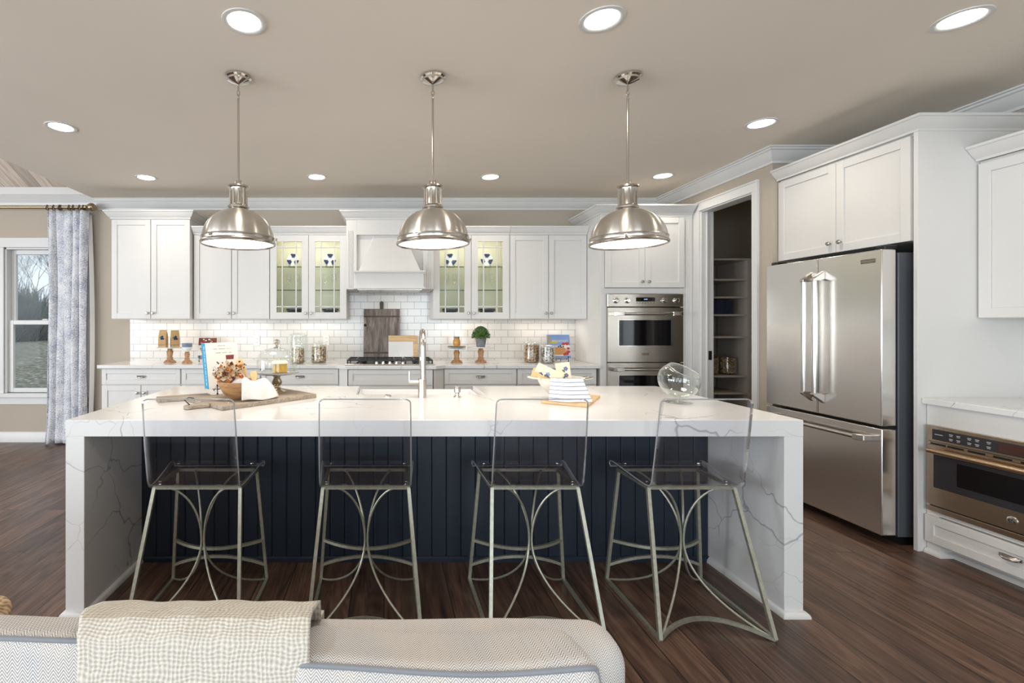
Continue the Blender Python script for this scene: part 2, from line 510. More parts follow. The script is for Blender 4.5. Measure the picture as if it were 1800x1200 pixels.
class MB:
    def __init__(s):
        s.v, s.f, s.mi, s.cur = [], [], [], 0

    def add(s, vs_, fs):
        o = len(s.v)
        s.v += [tuple(p) for p in vs_]
        for f in fs:
            s.f.append(tuple(i + o for i in f))
            s.mi.append(s.cur)
        return s

    def box(s, x0, x1, y0, y1, z0, z1, T=None):
        vs_ = [(x, y, z) for z in (z0, z1) for y in (y0, y1) for x in (x0, x1)]
        if T:
            vs_ = [T(*p) for p in vs_]
        return s.add(vs_, [(0, 2, 3, 1), (4, 5, 7, 6), (0, 1, 5, 4), (2, 6, 7, 3), (0, 4, 6, 2), (1, 3, 7, 5)])

    def lathe(s, prof, c=(0, 0, 0), seg=32, axis='z', cap0=True, cap1=True, a0=0.0, T=None):
        vs_, fs = [], []
        n = len(prof)
        for r, h in prof:
            for k in range(seg):
                a = a0 + 2 * PI * k / seg
                p, q = r * math.cos(a), r * math.sin(a)
                if axis == 'z':
                    P = (c[0] + p, c[1] + q, c[2] + h)
                elif axis == 'y':
                    P = (c[0] + p, c[1] + h, c[2] + q)
                else:
                    P = (c[0] + h, c[1] + p, c[2] + q)
                vs_.append(T(*P) if T else P)
        for i in range(n - 1):
            for k in range(seg):
                a, b = i * seg + k, i * seg + (k + 1) % seg
                fs.append((a, b, b + seg, a + seg))
        if cap0:
            fs.append(tuple(range(seg)))
        if cap1:
            fs.append(tuple((n - 1) * seg + k for k in range(seg)))
        return s.add(vs_, fs)

    def tube(s, pts, r, seg=8, closed=False, caps=True, rot=0.0):
        pts = [Vector(p) for p in pts]
        n = len(pts)
        vs_, fs = [], []
        up = None
        for i in range(n):
            if closed:
                t = pts[(i + 1) % n] - pts[i - 1]
            else:
                t = pts[min(i + 1, n - 1)] - pts[max(i - 1, 0)]
            t.normalize()
            if up is None:
                up = Vector((0, 0, 1)) if abs(t.z) < 0.9 else Vector((0, 1, 0))
            a = t.cross(up)
            if a.length < 1e-5:
                a = t.cross(Vector((1, 0, 0)))
            a.normalize()
            b = a.cross(t).normalized()
            up = b
            rr = r[i] if isinstance(r, (list, tuple)) else r
            for k in range(seg):
                an = rot + 2 * PI * k / seg
                vs_.append(pts[i] + a * (rr * math.cos(an)) + b * (rr * math.sin(an)))
        m = n if closed else n - 1
        for i in range(m):
            for k in range(seg):
                p, q = i * seg + k, i * seg + (k + 1) % seg
                p2, q2 = ((i + 1) % n) * seg + k, ((i + 1) % n) * seg + (k + 1) % seg
                fs.append((p, q, q2, p2))
        if not closed and caps:
            fs.append(tuple(range(seg)))
            fs.append(tuple((n - 1) * seg + k for k in range(seg)))
        return s.add(vs_, fs)

    def bar(s, p, q, w=0.015):
        return s.tube([p, q], w * 0.7071, 4, rot=PI / 4)

    def prism(s, poly, h0, h1, T=None):
        """poly: (u,v) outline extruded along third axis; T maps (u,v,h) to xyz"""
        T = T or (lambda u, v, h: (u, v, h))
        n = len(poly)
        vs_ = [T(u, v, h0) for u, v in poly] + [T(u, v, h1) for u, v in poly]
        fs = [tuple(range(n)), tuple(range(n, 2 * n))]
        fs += [(i, (i + 1) % n, n + (i + 1) % n, n + i) for i in range(n)]
        return s.add(vs_, fs)

    def sweep(s, path, prof, z=0.0, side=1):
        """profile [(out,z)] swept along an open xy path with mitred corners; out is to the right of travel * side"""
        P = [Vector((p[0], p[1])) for p in path]
        n, m = len(P), len(prof)
        vs_, fs = [], []
        for i in range(n):
            ds = []
            if i > 0:
                ds.append((P[i] - P[i - 1]).normalized())
            if i < n - 1:
                ds.append((P[i + 1] - P[i]).normalized())
            ns = [Vector((d.y, -d.x)) * side for d in ds]
            nn = sum(ns, Vector((0, 0)))
            nn.normalize()
            k = 1.0 / max(0.3, nn.dot(ns[0]))
            for o, h in prof:
                q = P[i] + nn * (o * k)
                vs_.append((q.x, q.y, z + h))
        for i in range(n - 1):
            for j in range(m):
                a, b = i * m + j, i * m + (j + 1) % m
                fs.append((a, b, b + m, a + m))
        fs.append(tuple(range(m)))
        fs.append(tuple((n - 1) * m + j for j in range(m)))
        return s.add(vs_, fs)

    def grid(s, nu, nv, fn, closed_u=False):
        vs_ = [fn(i / (nu if closed_u else nu - 1), j / (nv - 1)) for j in range(nv) for i in range(nu)]
        fs = []
        for j in range(nv - 1):
            for i in range(nu if closed_u else nu - 1):
                a, b = j * nu + i, j * nu + (i + 1) % nu
                fs.append((a, b, b + nu, a + nu))
        return s.add(vs_, fs)

    def disc(s, cx, cz, r, T, rx=1.0, ry=1.0, h0=0.0, h1=0.0006, seg=20, ang=0.0):
        pts = []
        for k in range(seg):
            a = 2 * PI * k / seg
            u, v = r * rx * math.cos(a), r * ry * math.sin(a)
            pts.append((cx + u * math.cos(ang) - v * math.sin(ang), cz + u * math.sin(ang) + v * math.cos(ang)))
        return s.prism(pts, h0, h1, T)

    def build(s, name, mats, parent=None, smooth=True, bevel=0.0, seg=1, loc=None, sub=0, solid=0.0, angle=35):
        me = bpy.data.meshes.new(name)
        org = origin_of(parent) if parent is not None else Vector(loc or (0, 0, 0))
        me.from_pydata([(x - org.x, y - org.y, z - org.z) for x, y, z in s.v], [], s.f)
        if not isinstance(mats, (list, tuple)):
            mats = [mats]
        for m in mats:
            me.materials.append(m)
        me.polygons.foreach_set('material_index', s.mi)
        bm = bmesh.new()
        bm.from_mesh(me)
        bmesh.ops.recalc_face_normals(bm, faces=bm.faces)
        bm.to_mesh(me)
        bm.free()
        if smooth:
            me.polygons.foreach_set('use_smooth', [True] * len(me.polygons))
            try:
                me.set_sharp_from_angle(angle=math.radians(angle))
            except Exception:
                pass
        me.update()
        o = bpy.data.objects.new(name, me)
        C.objects.link(o)
        if parent is not None:
            o.parent = parent
        else:
            o.location = org
        if solid:
            md = o.modifiers.new('solid', 'SOLIDIFY')
            md.thickness = solid
        if bevel:
            md = o.modifiers.new('bevel', 'BEVEL')
            md.width = bevel
            md.segments = seg
            md.limit_method = 'ANGLE'
            md.angle_limit = math.radians(40)
            md.harden_normals = False
        if sub:
            md = o.modifiers.new('sub', 'SUBSURF')
            md.levels = sub
            md.render_levels = sub
        return o


def tag(o, label, cat, group=None, kind=None):
    o['label'] = label
    o['category'] = cat
    if group:
        o['group'] = group
    if kind:
        o['kind'] = kind
    return o


def thing(name, label, cat, loc=(0, 0, 0), group=None):
    o = bpy.data.objects.new(name, None)
    o.empty_display_size = 0.1
    o.location = loc
    C.objects.link(o)
    return tag(o, label, cat, group)


def struct(o, label=None):
    o['kind'] = 'structure'
    if label:
        o['label'] = label
    return o


def copy_tree(o, parent=None):
    c = o.copy()
    C.objects.link(c)
    c.parent = parent
    for ch in list(o.children):
        copy_tree(ch, c)
    return c


def dup(o, loc, label, rz=None):
    c = copy_tree(o)
    c.location = loc
    if rz is not None:
        c.rotation_euler = (0, 0, rz)
    c['label'] = label
    return c


def TY(face):
    return lambda u, wd, z: (u, face + wd, z)


def TX(face):
    return lambda u, wd, z: (face + wd, u, z)


def text(body, size, mat, name, parent, T, align='CENTER', depth=0.0004, space=1.0):
    """letters as a thin mesh; T maps (u, v, h) to world"""
    cu = bpy.data.curves.new('letters', 'FONT')
    cu.body = body
    cu.size = size
    cu.align_x = align
    cu.align_y = 'CENTER'
    cu.space_character = space
    cu.resolution_u = 3
    ob = bpy.data.objects.new('letters', cu)
    C.objects.link(ob)
    dg = bpy.context.evaluated_depsgraph_get()
    me0 = bpy.data.meshes.new_from_object(ob.evaluated_get(dg))
    vs_ = [tuple(v.co) for v in me0.vertices]
    fs = [tuple(p.vertices) for p in me0.polygons]
    bpy.data.objects.remove(ob)
    bpy.data.curves.remove(cu)
    bpy.data.meshes.remove(me0)
    mb = MB()
    mb.add([T(x, y, -depth) for x, y, z in vs_], fs)
    return mb.build(name, mat, parent, smooth=False)


# ------------------------------------------------------------------ the room
YB = 5.494          # back wall
ZC = 2.78           # kitchen ceiling
XR = 3.875          # right wall
XP = 3.165          # pantry wall (faces left)
YS = 3.89           # stub wall beside the fridge
XK = -3.29          # left edge of kitchen ceiling

struct(MB().box(-7.6, 5.1, -4.6, YB + 0.12, -0.12, 0.0).build('floor', M['floor'], smooth=False), 'dark brown oak plank floor')
struct(MB().box(XK, 5.1, -4.6, YB + 0.12, ZC, ZC + 0.14).build('ceiling', M['ceil'], smooth=False), 'flat taupe kitchen ceiling with recessed lights')
# vaulted plank ceiling of the neighbouring room
SL = math.tan(math.radians(30))
mb = MB()
z0 = 2.905
ridge = 0.6
mb.prism([(YB, z0), (ridge, z0 + SL * (YB - ridge)), (ridge, z0 + SL * (YB - ridge) + 0.1), (YB, z0 + 0.1)], -7.6, XK, lambda y, z, x: (x, y, z))
mb.prism([(-4.6, z0 + SL * (YB - ridge) - SL * (ridge + 4.6)), (ridge, z0 + SL * (YB - ridge)), (ridge, z0 + SL * (YB - ridge) + 0.1), (-4.6, z0 + SL * (YB - ridge) - SL * (ridge + 4.6) + 0.1)],
         -7.6, XK, lambda y, z, x: (x, y, z))
struct(mb.build('ceiling_vault', M['vault'], smooth=False), 'sloped whitewashed plank ceiling of the next room')
struct(MB().box(XK, XK + 0.1, -4.6, YB + 0.12, ZC + 0.14, 6.0).build('wall_gable', M['wall'], smooth=False))

# back wall with the window hole
WX0, WX1, WZ0, WZ1 = -4.36, -3.465, 0.565, 2.235
mb = MB()
mb.box(-7.6, WX0, YB, YB + 0.12, 0, 6)
mb.box(WX1, 5.1, YB, YB + 0.12, 0, 6)
mb.box(WX0, WX1, YB, YB + 0.12, 0, WZ0)
mb.box(WX0, WX1, YB, YB + 0.12, WZ1, 6)
struct(mb.build('wall_back', M['wall'], smooth=False), 'greige back wall')
DY0, DY1, DZ = 4.09, 4.78, 2.49
mb = MB()
mb.box(XP, XP + 0.12, YS, DY0, 0, ZC)
mb.box(XP, XP + 0.12, DY1, YB, 0, ZC)
mb.box(XP, XP + 0.12, DY0, DY1, DZ, ZC)
struct(mb.build('wall_pantry', M['wall'], smooth=False), 'greige wall with the open pantry doorway')
struct(MB().box(XP + 0.12, 5.1, YS, YS + 0.11, 0, ZC).build('wall_stub', M['wall'], smooth=False), 'short greige wall left of the fridge cabinet')
struct(MB().box(4.98, 5.1, YS + 0.11, YB, 0, ZC).build('wall_closet', M['wall'], smooth=False))
struct(MB().box(XR, XR + 0.12, -4.6, YS, 0, ZC).build('wall_right', M['wall'], smooth=False), 'greige right wall')
# left wall and rear wall with tall window openings
mb = MB()
mb.box(-7.6, -7.5, -4.6, YB, 0, 0.65)
mb.box(-7.6, -7.5, -4.6, YB, 2.45, 6)
ys = [-4.6, -3.8, -2.0, -1.5, 0.3, 0.8, 2.6, YB]
for i in range(0, len(ys), 2):
    mb.box(-7.6, -7.5, ys[i], ys[i + 1], 0.65, 2.45)
struct(mb.build('wall_left', M['wall'], smooth=False))
mb = MB()
mb.box(-7.6, 5.1, -4.6, -4.5, 0, 0.3)
mb.box(-7.6, 5.1, -4.6, -4.5, 2.6, 6)
xs = [-7.6, -5.75, -3.45, -2.65, -0.35, 0.45, 2.75, 5.1]
for i in range(0, len(xs), 2):
    mb.box(xs[i], xs[i + 1], -4.6, -4.5, 0.3, 2.6)
struct(mb.build('wall_rear', M['wall'], smooth=False))

# crown moulding, baseboards
CR = [(0, -0.115), (0.012, -0.115), (0.014, -0.098), (0.03, -0.085), (0.055, -0.055), (0.07, -0.03), (0.082, -0.024), (0.084, -0.012), (0.1, -0.01), (0.1, 0), (0, 0)]
struct(MB().sweep([(XK + 0.01, YB), (XP, YB), (XP, YS), (XR, YS), (XR, -4.4)], CR, ZC, 1).build('trim_1', M['trim'], angle=25), 'white crown moulding along the kitchen ceiling')
CR2 = [(0, -0.19), (0.015, -0.19), (0.02, -0.16), (0.06, -0.11), (0.085, -0.085), (0.09, -0.08), (0.09, 0), (0, 0)]
struct(MB().sweep([(-7.5, YB), (XK, YB)], CR2, z0 - 0.0, 1).build('trim_2', M['trim'], angle=25), 'deep white crown under the vaulted ceiling')
BBP = [(0, 0), (0.014, 0), (0.014, 0.09), (0.009, 0.098), (0.008, 0.115), (0, 0.12)]
struct(MB().sweep([(-7.5, YB), (-2.89, YB)], BBP, 0, 1).build('baseboard_back', M['trim']), 'white baseboard under the window')
struct(MB().sweep([(XP, DY1 + 0.1), (XP, YB)], BBP, 0, -1).build('baseboard_pantry', M['trim']))

# pantry door casing
mb = MB()
cw, ct = 0.095, 0.018
mb.box(XP - ct, XP, DY0 - cw + 0.03, DY0 + 0.004, 0, DZ - 0.004)
mb.box(XP - ct, XP, DY1 - 0.004, DY1 + cw, 0, DZ - 0.004)
mb.box(XP - ct, XP, DY0 - cw + 0.03, DY1 + cw, DZ - 0.004, DZ + cw - 0.008)
mb.box(XP - ct - 0.008, XP - ct + 0.002, DY0 - cw + 0.03, DY0 - cw + 0.046, 0, DZ + cw - 0.024)
mb.box(XP - ct - 0.008, XP - ct + 0.002, DY1 + cw - 0.016, DY1 + cw, 0, DZ + cw - 0.024)
mb.box(XP - ct - 0.008, XP - ct + 0.002, DY0 - cw + 0.03, DY1 + cw, DZ + cw - 0.024, DZ + cw - 0.008)
mb.box(XP - 0.002, XP + 0.122, DY0, DY0 + 0.016, 0, DZ)
mb.box(XP - 0.002, XP + 0.122, DY1 - 0.016, DY1, 0, DZ)
mb.box(XP - 0.002, XP + 0.122, DY0, DY1, DZ - 0.016, DZ)
mb.box(XP + 0.045, XP + 0.06, DY1 - 0.028, DY1 - 0.016, 0, DZ - 0.016)
mb.box(XP + 0.045, XP + 0.06, DY0 + 0.016, DY0 + 0.028, 0, DZ - 0.016)
d = struct(mb.build('door_1', M['trim'], smooth=False, bevel=0.002), 'white casing of the open pantry doorway')
mb = MB()
mb.box(XP + 0.07, XP + 0.10, DY1 - 0.021, DY1 - 0.0155, 1.0, 1.09)
mb.build('strike_plate', M['ring'], d, smooth=False)

# tile backsplash (back wall and right wall)
struct(MB().box(-2.915, 2.196, YB - 0.008, YB, 0.94, 1.80).build('trim_3', M['tile'], smooth=False), 'white subway tile backsplash on the back wall')
struct(MB().box(XR - 0.008, XR, -1.0, 2.86, 0.92, 1.45).build('trim_4', M['tile'], smooth=False), 'white subway tile on the right wall')

# window
mb = MB()
cs = 0.095
mb.box(WX0 - cs, WX0, YB - 0.02, YB, WZ0 - 0.02, WZ1 + 0.0)
mb.box(WX1, WX1 + cs, YB - 0.02, YB, WZ0 - 0.02, WZ1 + 0.0)
mb.box(WX0 - cs - 0.01, WX1 + cs + 0.01, YB - 0.024, YB, WZ1, WZ1 + 0.11)
mb.box(WX0 - cs - 0.03, WX1 + cs + 0.03, YB - 0.06, YB + 0.10, WZ0 - 0.045, WZ0)
mb.box(WX0 - cs, WX1 + cs, YB - 0.018, YB, WZ0 - 0.13, WZ0 - 0.045)
mb.box(WX0, WX0 + 0.02, YB, YB + 0.12, WZ0, WZ1)
mb.box(WX1 - 0.02, WX1, YB, YB + 0.12, WZ0, WZ1)
mb.box(WX0, WX1, YB, YB + 0.12, WZ1 - 0.02, WZ1)
win = struct(mb.build('window_1', M['trim'], smooth=False, bevel=0.003), 'white double hung window behind the curtain')


def sash(z0_, z1_, y, name):
    m_ = MB()
    a, b, k = WX0 + 0.02, WX1 - 0.02, 0.05
    m_.box(a, a + k, y, y + 0.035, z0_, z1_)
    m_.box(b - k, b, y, y + 0.035, z0_, z1_)
    m_.box(a + k, b - k, y, y + 0.035, z0_, z0_ + k)
    m_.box(a + k, b - k, y, y + 0.035, z1_ - k, z1_)
    sa = m_.build(name, M['trim'], win, smooth=False, bevel=0.003)
    MB().box(a + k, b - k, y + 0.015, y + 0.019, z0_ + k, z1_ - k).build('pane', M['pane'], sa, smooth=False)
    return sa


mid = (WZ0 + WZ1) / 2 - 0.02
sash(mid - 0.03, WZ1 - 0.02, YB + 0.075, 'upper_sash')
ls = sash(WZ0, mid + 0.02, YB + 0.035, 'lower_sash')
MB().box(-3.945, -3.885, YB + 0.02, YB + 0.06, mid + 0.02, mid + 0.036).build('sash_lock', M['trim'], ls, smooth=False, bevel=0.003)

# outside
gz = lambda y: -1.0 + 0.055 * (y - 5.8)
struct(MB().prism([(YB + 0.3, gz(YB + 0.3)), (70, gz(70)), (70, -2.0), (YB + 0.3, -2.0)], -90, 30, lambda y, z, x: (x, y, z)).build('ground', M['ground'], smooth=False), 'rough winter meadow outside the window')


def bare_tree(x, y, h, label, seed):
    r = random.Random(seed)
    m_ = MB()

    def branch(p, d_, L, rad, lvl):
        n_ = 4
        pts = [Vector(p)]
        dd = Vector(d_).normalized()
        for _ in range(n_):
            dd = (dd + Vector((r.uniform(-.16, .16), r.uniform(-.16, .16), r.uniform(-.03, .12)))).normalized()
            pts.append(pts[-1] + dd * (L / n_))
        m_.tube(pts, [rad * (1 - 0.6 * i / n_) for i in range(n_ + 1)], 5 if lvl < 2 else 3)
        if lvl < 4:
            for i in range(2, n_ + 1):
                for _ in range(2):
                    a = r.uniform(0, 2 * PI)
                    nd_ = (dd + Vector((math.cos(a), math.sin(a), 0.15)) * r.uniform(0.6, 1.0)).normalized()
                    branch(pts[i], nd_, L * r.uniform(0.5, 0.7), rad * 0.45, lvl + 1)
    branch((x, y, gz(y) - 0.05), (0, 0, 1), h * 0.45, h * 0.0055, 0)
    return tag(m_.build('bare_tree', M['bark'], loc=(x, y, gz(y) - 0.05), smooth=False), label, 'tree', 'bare winter trees outside the window')


bare_tree(-11.5, 17.5, 8.0, 'tall bare tree with spreading twigs outside the window', 3)
bare_tree(-24.5, 33.0, 9.0, 'distant bare tree above the scrub line outside the window', 5)
bare_tree(-44.0, 56.0, 9.5, 'low bare tree at the left side of the window view', 8)


def shrub(x, y, h, wd, label, seed):
    r = random.Random(seed)
    m_ = MB()
    for _ in range(900):
        a, q = r.uniform(0, 2 * PI), math.sqrt(r.random())
        px_, py_ = x + wd * q * math.cos(a), y + wd * q * math.sin(a)
        hh_ = h * (1 - 0.5 * q * q) * r.uniform(0.6, 1.05)
        g0 = gz(py_) - 0.05
        tp = Vector((px_ + r.uniform(-1.5, 1.5), py_ + r.uniform(-.5, .5), g0 + hh_))
        m_.tube([(px_, py_, g0), ((px_ + tp.x) / 2 + r.uniform(-.25, .25), py_, g0 + hh_ * .5), tp], [0.03, 0.022, 0.01], 3)
    return tag(m_.build('bare_shrub', M['scrub'], loc=(x, y, gz(y)), smooth=False), label, 'shrub', 'winter scrub beyond the meadow')


for i, (x, y, h, wd) in enumerate([(-28.2, 38, 3.7, 2.2), (-33.2, 42, 4.6, 2.4), (-39.0, 46, 4.2, 2.8), (-22.6, 30, 2.6, 1.7)]):
    shrub(x, y, h, wd, ['rounded bare shrub in the middle of the window view', 'taller bare shrub beside the rounded one outside', 'bare shrub farthest to the left outside the window', 'low bare shrub partly behind the curtain outside'][i], 20 + i)

# ------------------------------------------------------------------ curtain and rod
rd = thing('curtain_rod', 'bronze curtain rod with ball finial above the window', 'curtain rod', (-3.4, 5.37, 2.67))
MB().tube([(-5.6, 5.37, 2.67), (-3.33, 5.37, 2.67)], 0.016, 14).build('rod', M['rod'], rd)
MB().lathe([(0.012, -0.085), (0.02, -0.08), (0.022, -0.06), (0.016, -0.055), (0.03, -0.04), (0.042, -0.02), (0.046, 0), (0.042, 0.02), (0.028, 0.036), (0.008, 0.042)], (-3.285, 5.37, 2.67), 24, 'x').build('finial', M['rod'], rd)
for xb in (-3.42, -5.5):
    MB().tube([(xb, YB, 2.665), (xb, 5.40, 2.665), (xb, 5.372, 2.652)], 0.009, 8).build('bracket', M['rod'], rd)
for i, x in enumerate((-3.78, -3.71, -3.645, -3.63, -3.535, -3.49, -3.42, -3.375)):
    MB().tube([(x + 0.006 * math.sin(k), 5.37 + 0.026 * math.cos(2 * PI * k / 18), 2.664 + 0.028 * math.sin(2 * PI * k / 18)) for k in range(18)], 0.0045, 6, True).build('curtain_ring', M['ring'], rd)


def curt(u, v):
    z = 2.628 - v * 2.61
    spread = 0.245 - 0.02 * math.sin(v * PI) + (0.02 if v > 0.9 else 0) * (v - 0.9) * 10
    x = -3.555 + (u - 0.5) * 2 * spread - 0.012 * v
    amp = 0.035 + 0.012 * v
    ph = u * 2 * PI * 5.5
    y = 5.375 + amp * math.sin(ph) * (0.55 + 0.45 * math.sin(u * 9 + 1)) + 0.01 * math.sin(v * 7 + u * 20)
    x += 0.012 * math.cos(ph)
    return (x, y, z)


cu_ = tag(MB().grid(120, 40, curt).build('curtain', M['curtain'], loc=(-3.55, 5.37, 0.02), solid=0.003, angle=80), 'long pleated curtain in white and blue damask beside the window', 'curtain')
MB().grid(8, 24, lambda u, v: (-3.355 + 0.03 * u + 0.035 * math.sin(v * 3.0), 5.40 + 0.04 * u, 2.60 - v * 2.57)).build('lining', M['lining'], cu_, solid=0.002, angle=80)

# ------------------------------------------------------------------ cabinetry helpers


def shaker(parent, name, u0, u1, zz0, zz1, T, mat=None, st=0.057, th=0.02, rec=0.009):
    mb_ = MB()
    g = 0.0015
    u0, u1, zz0, zz1 = u0 + g, u1 - g, zz0 + g, zz1 - g
    mb_.box(u0, u0 + st, 0, th, zz0, zz1, T)
    mb_.box(u1 - st, u1, 0, th, zz0, zz1, T)
    mb_.box(u0 + st, u1 - st, 0, th, zz0, zz0 + st, T)
    mb_.box(u0 + st, u1 - st, 0, th, zz1 - st, zz1, T)
    mb_.box(u0 + st, u1 - st, rec, th, zz0 + st, zz1 - st, T)
    return mb_.build(name, mat or M['cab'], parent, smooth=False, bevel=0.0015)


def knob(parent, u, z, T):
    mb_ = MB()
    mb_.lathe([(0.006, 0), (0.006, -0.010), (0.013, -0.014), (0.015, -0.022), (0.011, -0.028), (0.004, -0.029)], (0, 0, 0), 14, 'y', T=lambda x, y, zq: T(u + x, y, z + zq))
    return mb_.build('knob', M['pull'], parent)


def cup(parent, u, z, T, wd=0.045):
    """small oval cup pull"""
    mb_ = MB()

    def f(a, b):
        th_ = PI * a
        ph = b * PI * 0.5
        return T(u + wd * math.cos(th_) * math.cos(ph * 0.0 + 0) * (1 - 0.25 * b), -0.024 * math.sin(th_) * math.sin(ph + 0.25), z + 0.012 - 0.02 * b)
    mb_.grid(15, 6, f)
    mb_.box(u - wd, u + wd, -0.002, 0.001, z - 0.004, z + 0.013, T)
    return mb_.build('cup_pull', M['pull'], parent)


UC = [(0, -0.085), (0.006, -0.085), (0.008, -0.072), (0.022, -0.06), (0.04, -0.035), (0.05, -0.018), (0.058, -0.014), (0.06, 0), (0, 0)]


def crown(parent, path, z, prof=UC, side=1, name='crown'):
    return MB().sweep(path, prof, z, side).build(name, M['cab'], parent, angle=25)


def light_under(x0, x1, y, z, watts):
    area('under_cabinet_lamp', ((x0 + x1) / 2, y, z), (0, 0, 0), x1 - x0, 0.05, watts, (1.0, 0.86, 0.70))


UF = 5.16   # upper door face
UB = YB - 0.009


def upper(name, label, x0, x1, zb, zt, face, xm=None, crown_top=None, cpath=None):
    t = thing(name, label, 'cabinet', ((x0 + x1) / 2, face + 0.1, zb), 'white wall cabinets on the back wall')
    MB().box(x0, x1, face + 0.021, UB, zb, zt).build('body', M['cab'], t, smooth=False, bevel=0.001)
    xm = xm if xm is not None else (x0 + x1) / 2
    T = TY(face)
    for a, b, kx in ((x0, xm, xm - 0.03), (xm, x1, xm + 0.03)):
        dr = shaker(t, 'door', a + 0.004, b - 0.001, zb + 0.004, zt - 0.012, T)
        knob(dr, kx, zb + 0.065, T)
    if cpath:
        crown(t, cpath, crown_top)
    return t


TF = 5.10
upper('wall_cabinet', 'tall two door white wall cabinet nearest the curtain, raised above its neighbour', -2.914, -2.07, 1.409, 2.485, TF, None, 2.562, [(-2.914, UB), (-2.914, TF), (-2.07, TF), (-2.07, UB)])
upper('wall_cabinet', 'two door white wall cabinet behind the first pendant', -2.058, -1.2375, 1.409, 2.33, UF, None, 2.405, [(-2.058, UF), (-1.2375, UF)])
upper('wall_cabinet', 'two door white wall cabinet beside the oven tower, solid doors', 1.357, 2.192, 1.409, 2.33, UF, 1.776, 2.405, [(1.357, UF), (2.192, UF)])
for a, b in ((-2.8, -2.2), (-1.95, -1.35), (1.47, 2.08)):
    light_under(a, b, 5.33, 1.403, 1.1)


def glass_upper(label, x0, x1, xm):
    t = thing('glass_door_cabinet', label, 'cabinet', ((x0 + x1) / 2, UF + 0.1, 1.409), 'glass door cabinets beside the hood')
    zb, zt = 1.409, 2.33
    f = UF + 0.021
    mb_ = MB()
    mb_.box(x0, x0 + 0.010, f, UB, zb, zt)
    mb_.box(x1 - 0.010, x1, f, UB, zb, zt)
    mb_.box(x0 + 0.010, x1 - 0.010, f, UB, zb, zb + 0.010)
    mb_.box(x0 + 0.010, x1 - 0.010, f, UB, zt - 0.010, zt)
    mb_.box(xm - 0.02, xm + 0.02, f, f + 0.02, zb + 0.010, zt - 0.010)
    mb_.build('body', M['cab'], t, smooth=False)
    ln_ = MB()
    a_, b_, c_, d_ = x0 + 0.0105, x1 - 0.0105, zb + 0.0105, zt - 0.0105
    ln_.box(a_, a_ + 0.007, f + 0.021, UB, c_, d_)
    ln_.box(b_ - 0.007, b_, f + 0.021, UB, c_, d_)
    ln_.box(a_ + 0.007, b_ - 0.007, f + 0.021, UB, c_, c_ + 0.007)
    ln_.box(a_ + 0.007, b_ - 0.007, f + 0.021, UB, d_ - 0.007, d_)
    ln_.box(a_ + 0.007, b_ - 0.007, UB - 0.008, UB, c_ + 0.007, d_ - 0.007)
    ln_.build('lining', M['lit_cab'], t, smooth=False)
    T = TY(UF)
    for a, b, kx in ((x0, xm, xm - 0.03), (xm, x1, xm + 0.03)):
        a, b = a + 0.004, b - 0.001
        m2 = MB()
        st = 0.07
        z0_, z1_ = zb + 0.004, zt - 0.012
        m2.box(a, a + st, 0, 0.02, z0_, z1_, T)
        m2.box(b - st, b, 0, 0.02, z0_, z1_, T)
        m2.box(a + st, b - st, 0, 0.02, z0_, z0_ + st, T)
        m2.box(a + st, b - st, 0, 0.02, z1_ - st, z1_, T)
        A, B, Z0_, Z1_ = a + st, b - st, z0_ + st, z1_ - st
        mw = 0.006
        for q in (A + 0.062, B - 0.062):
            m2.box(q - mw, q + mw, 0.001, 0.014, Z0_, Z1_, T)
        for q in (Z0_ + 0.062, Z1_ - 0.062):
            m2.box(A, B, 0.001, 0.014, q - mw, q + mw, T)
        dr = m2.build('door', M['cab'], t, smooth=False, bevel=0.001)
        MB().box(A, B, 0.015, 0.018, Z0_, Z1_, T).build('pane', M['pane'], dr, smooth=False)
        knob(dr, kx, zb + 0.065, T)
    for z in (1.729, 1.983):
        sh = MB().box(x0 + 0.02, x1 - 0.02, f + 0.03, UB - 0.01, z - 0.008, z).build('shelf', M['shelf_glass'], t, smooth=False)
        MB().box(x0 + 0.02, x1 - 0.02, f + 0.026, f + 0.03, z - 0.008, z).build('shelf_edge', M['edge_glass'], sh, smooth=False)
    crown(t, [(x0, UF), (x1, UF)], 2.405)
    area('cabinet_lamp', ((x0 + x1) / 2, 5.215, zt - 0.03), (0.45, 0, 0), x1 - x0 - 0.1, 0.03, 1.9, (1.0, 0.94, 0.80))
    light_under(x0 + 0.1, x1 - 0.1, 5.33, 1.403, 1.0)
    return t


glass_upper('glass door wall cabinet left of the range hood', -1.2345, -0.405, -0.817)
glass_upper('glass door wall cabinet right of the range hood', 0.528, 1.354, 0.94)


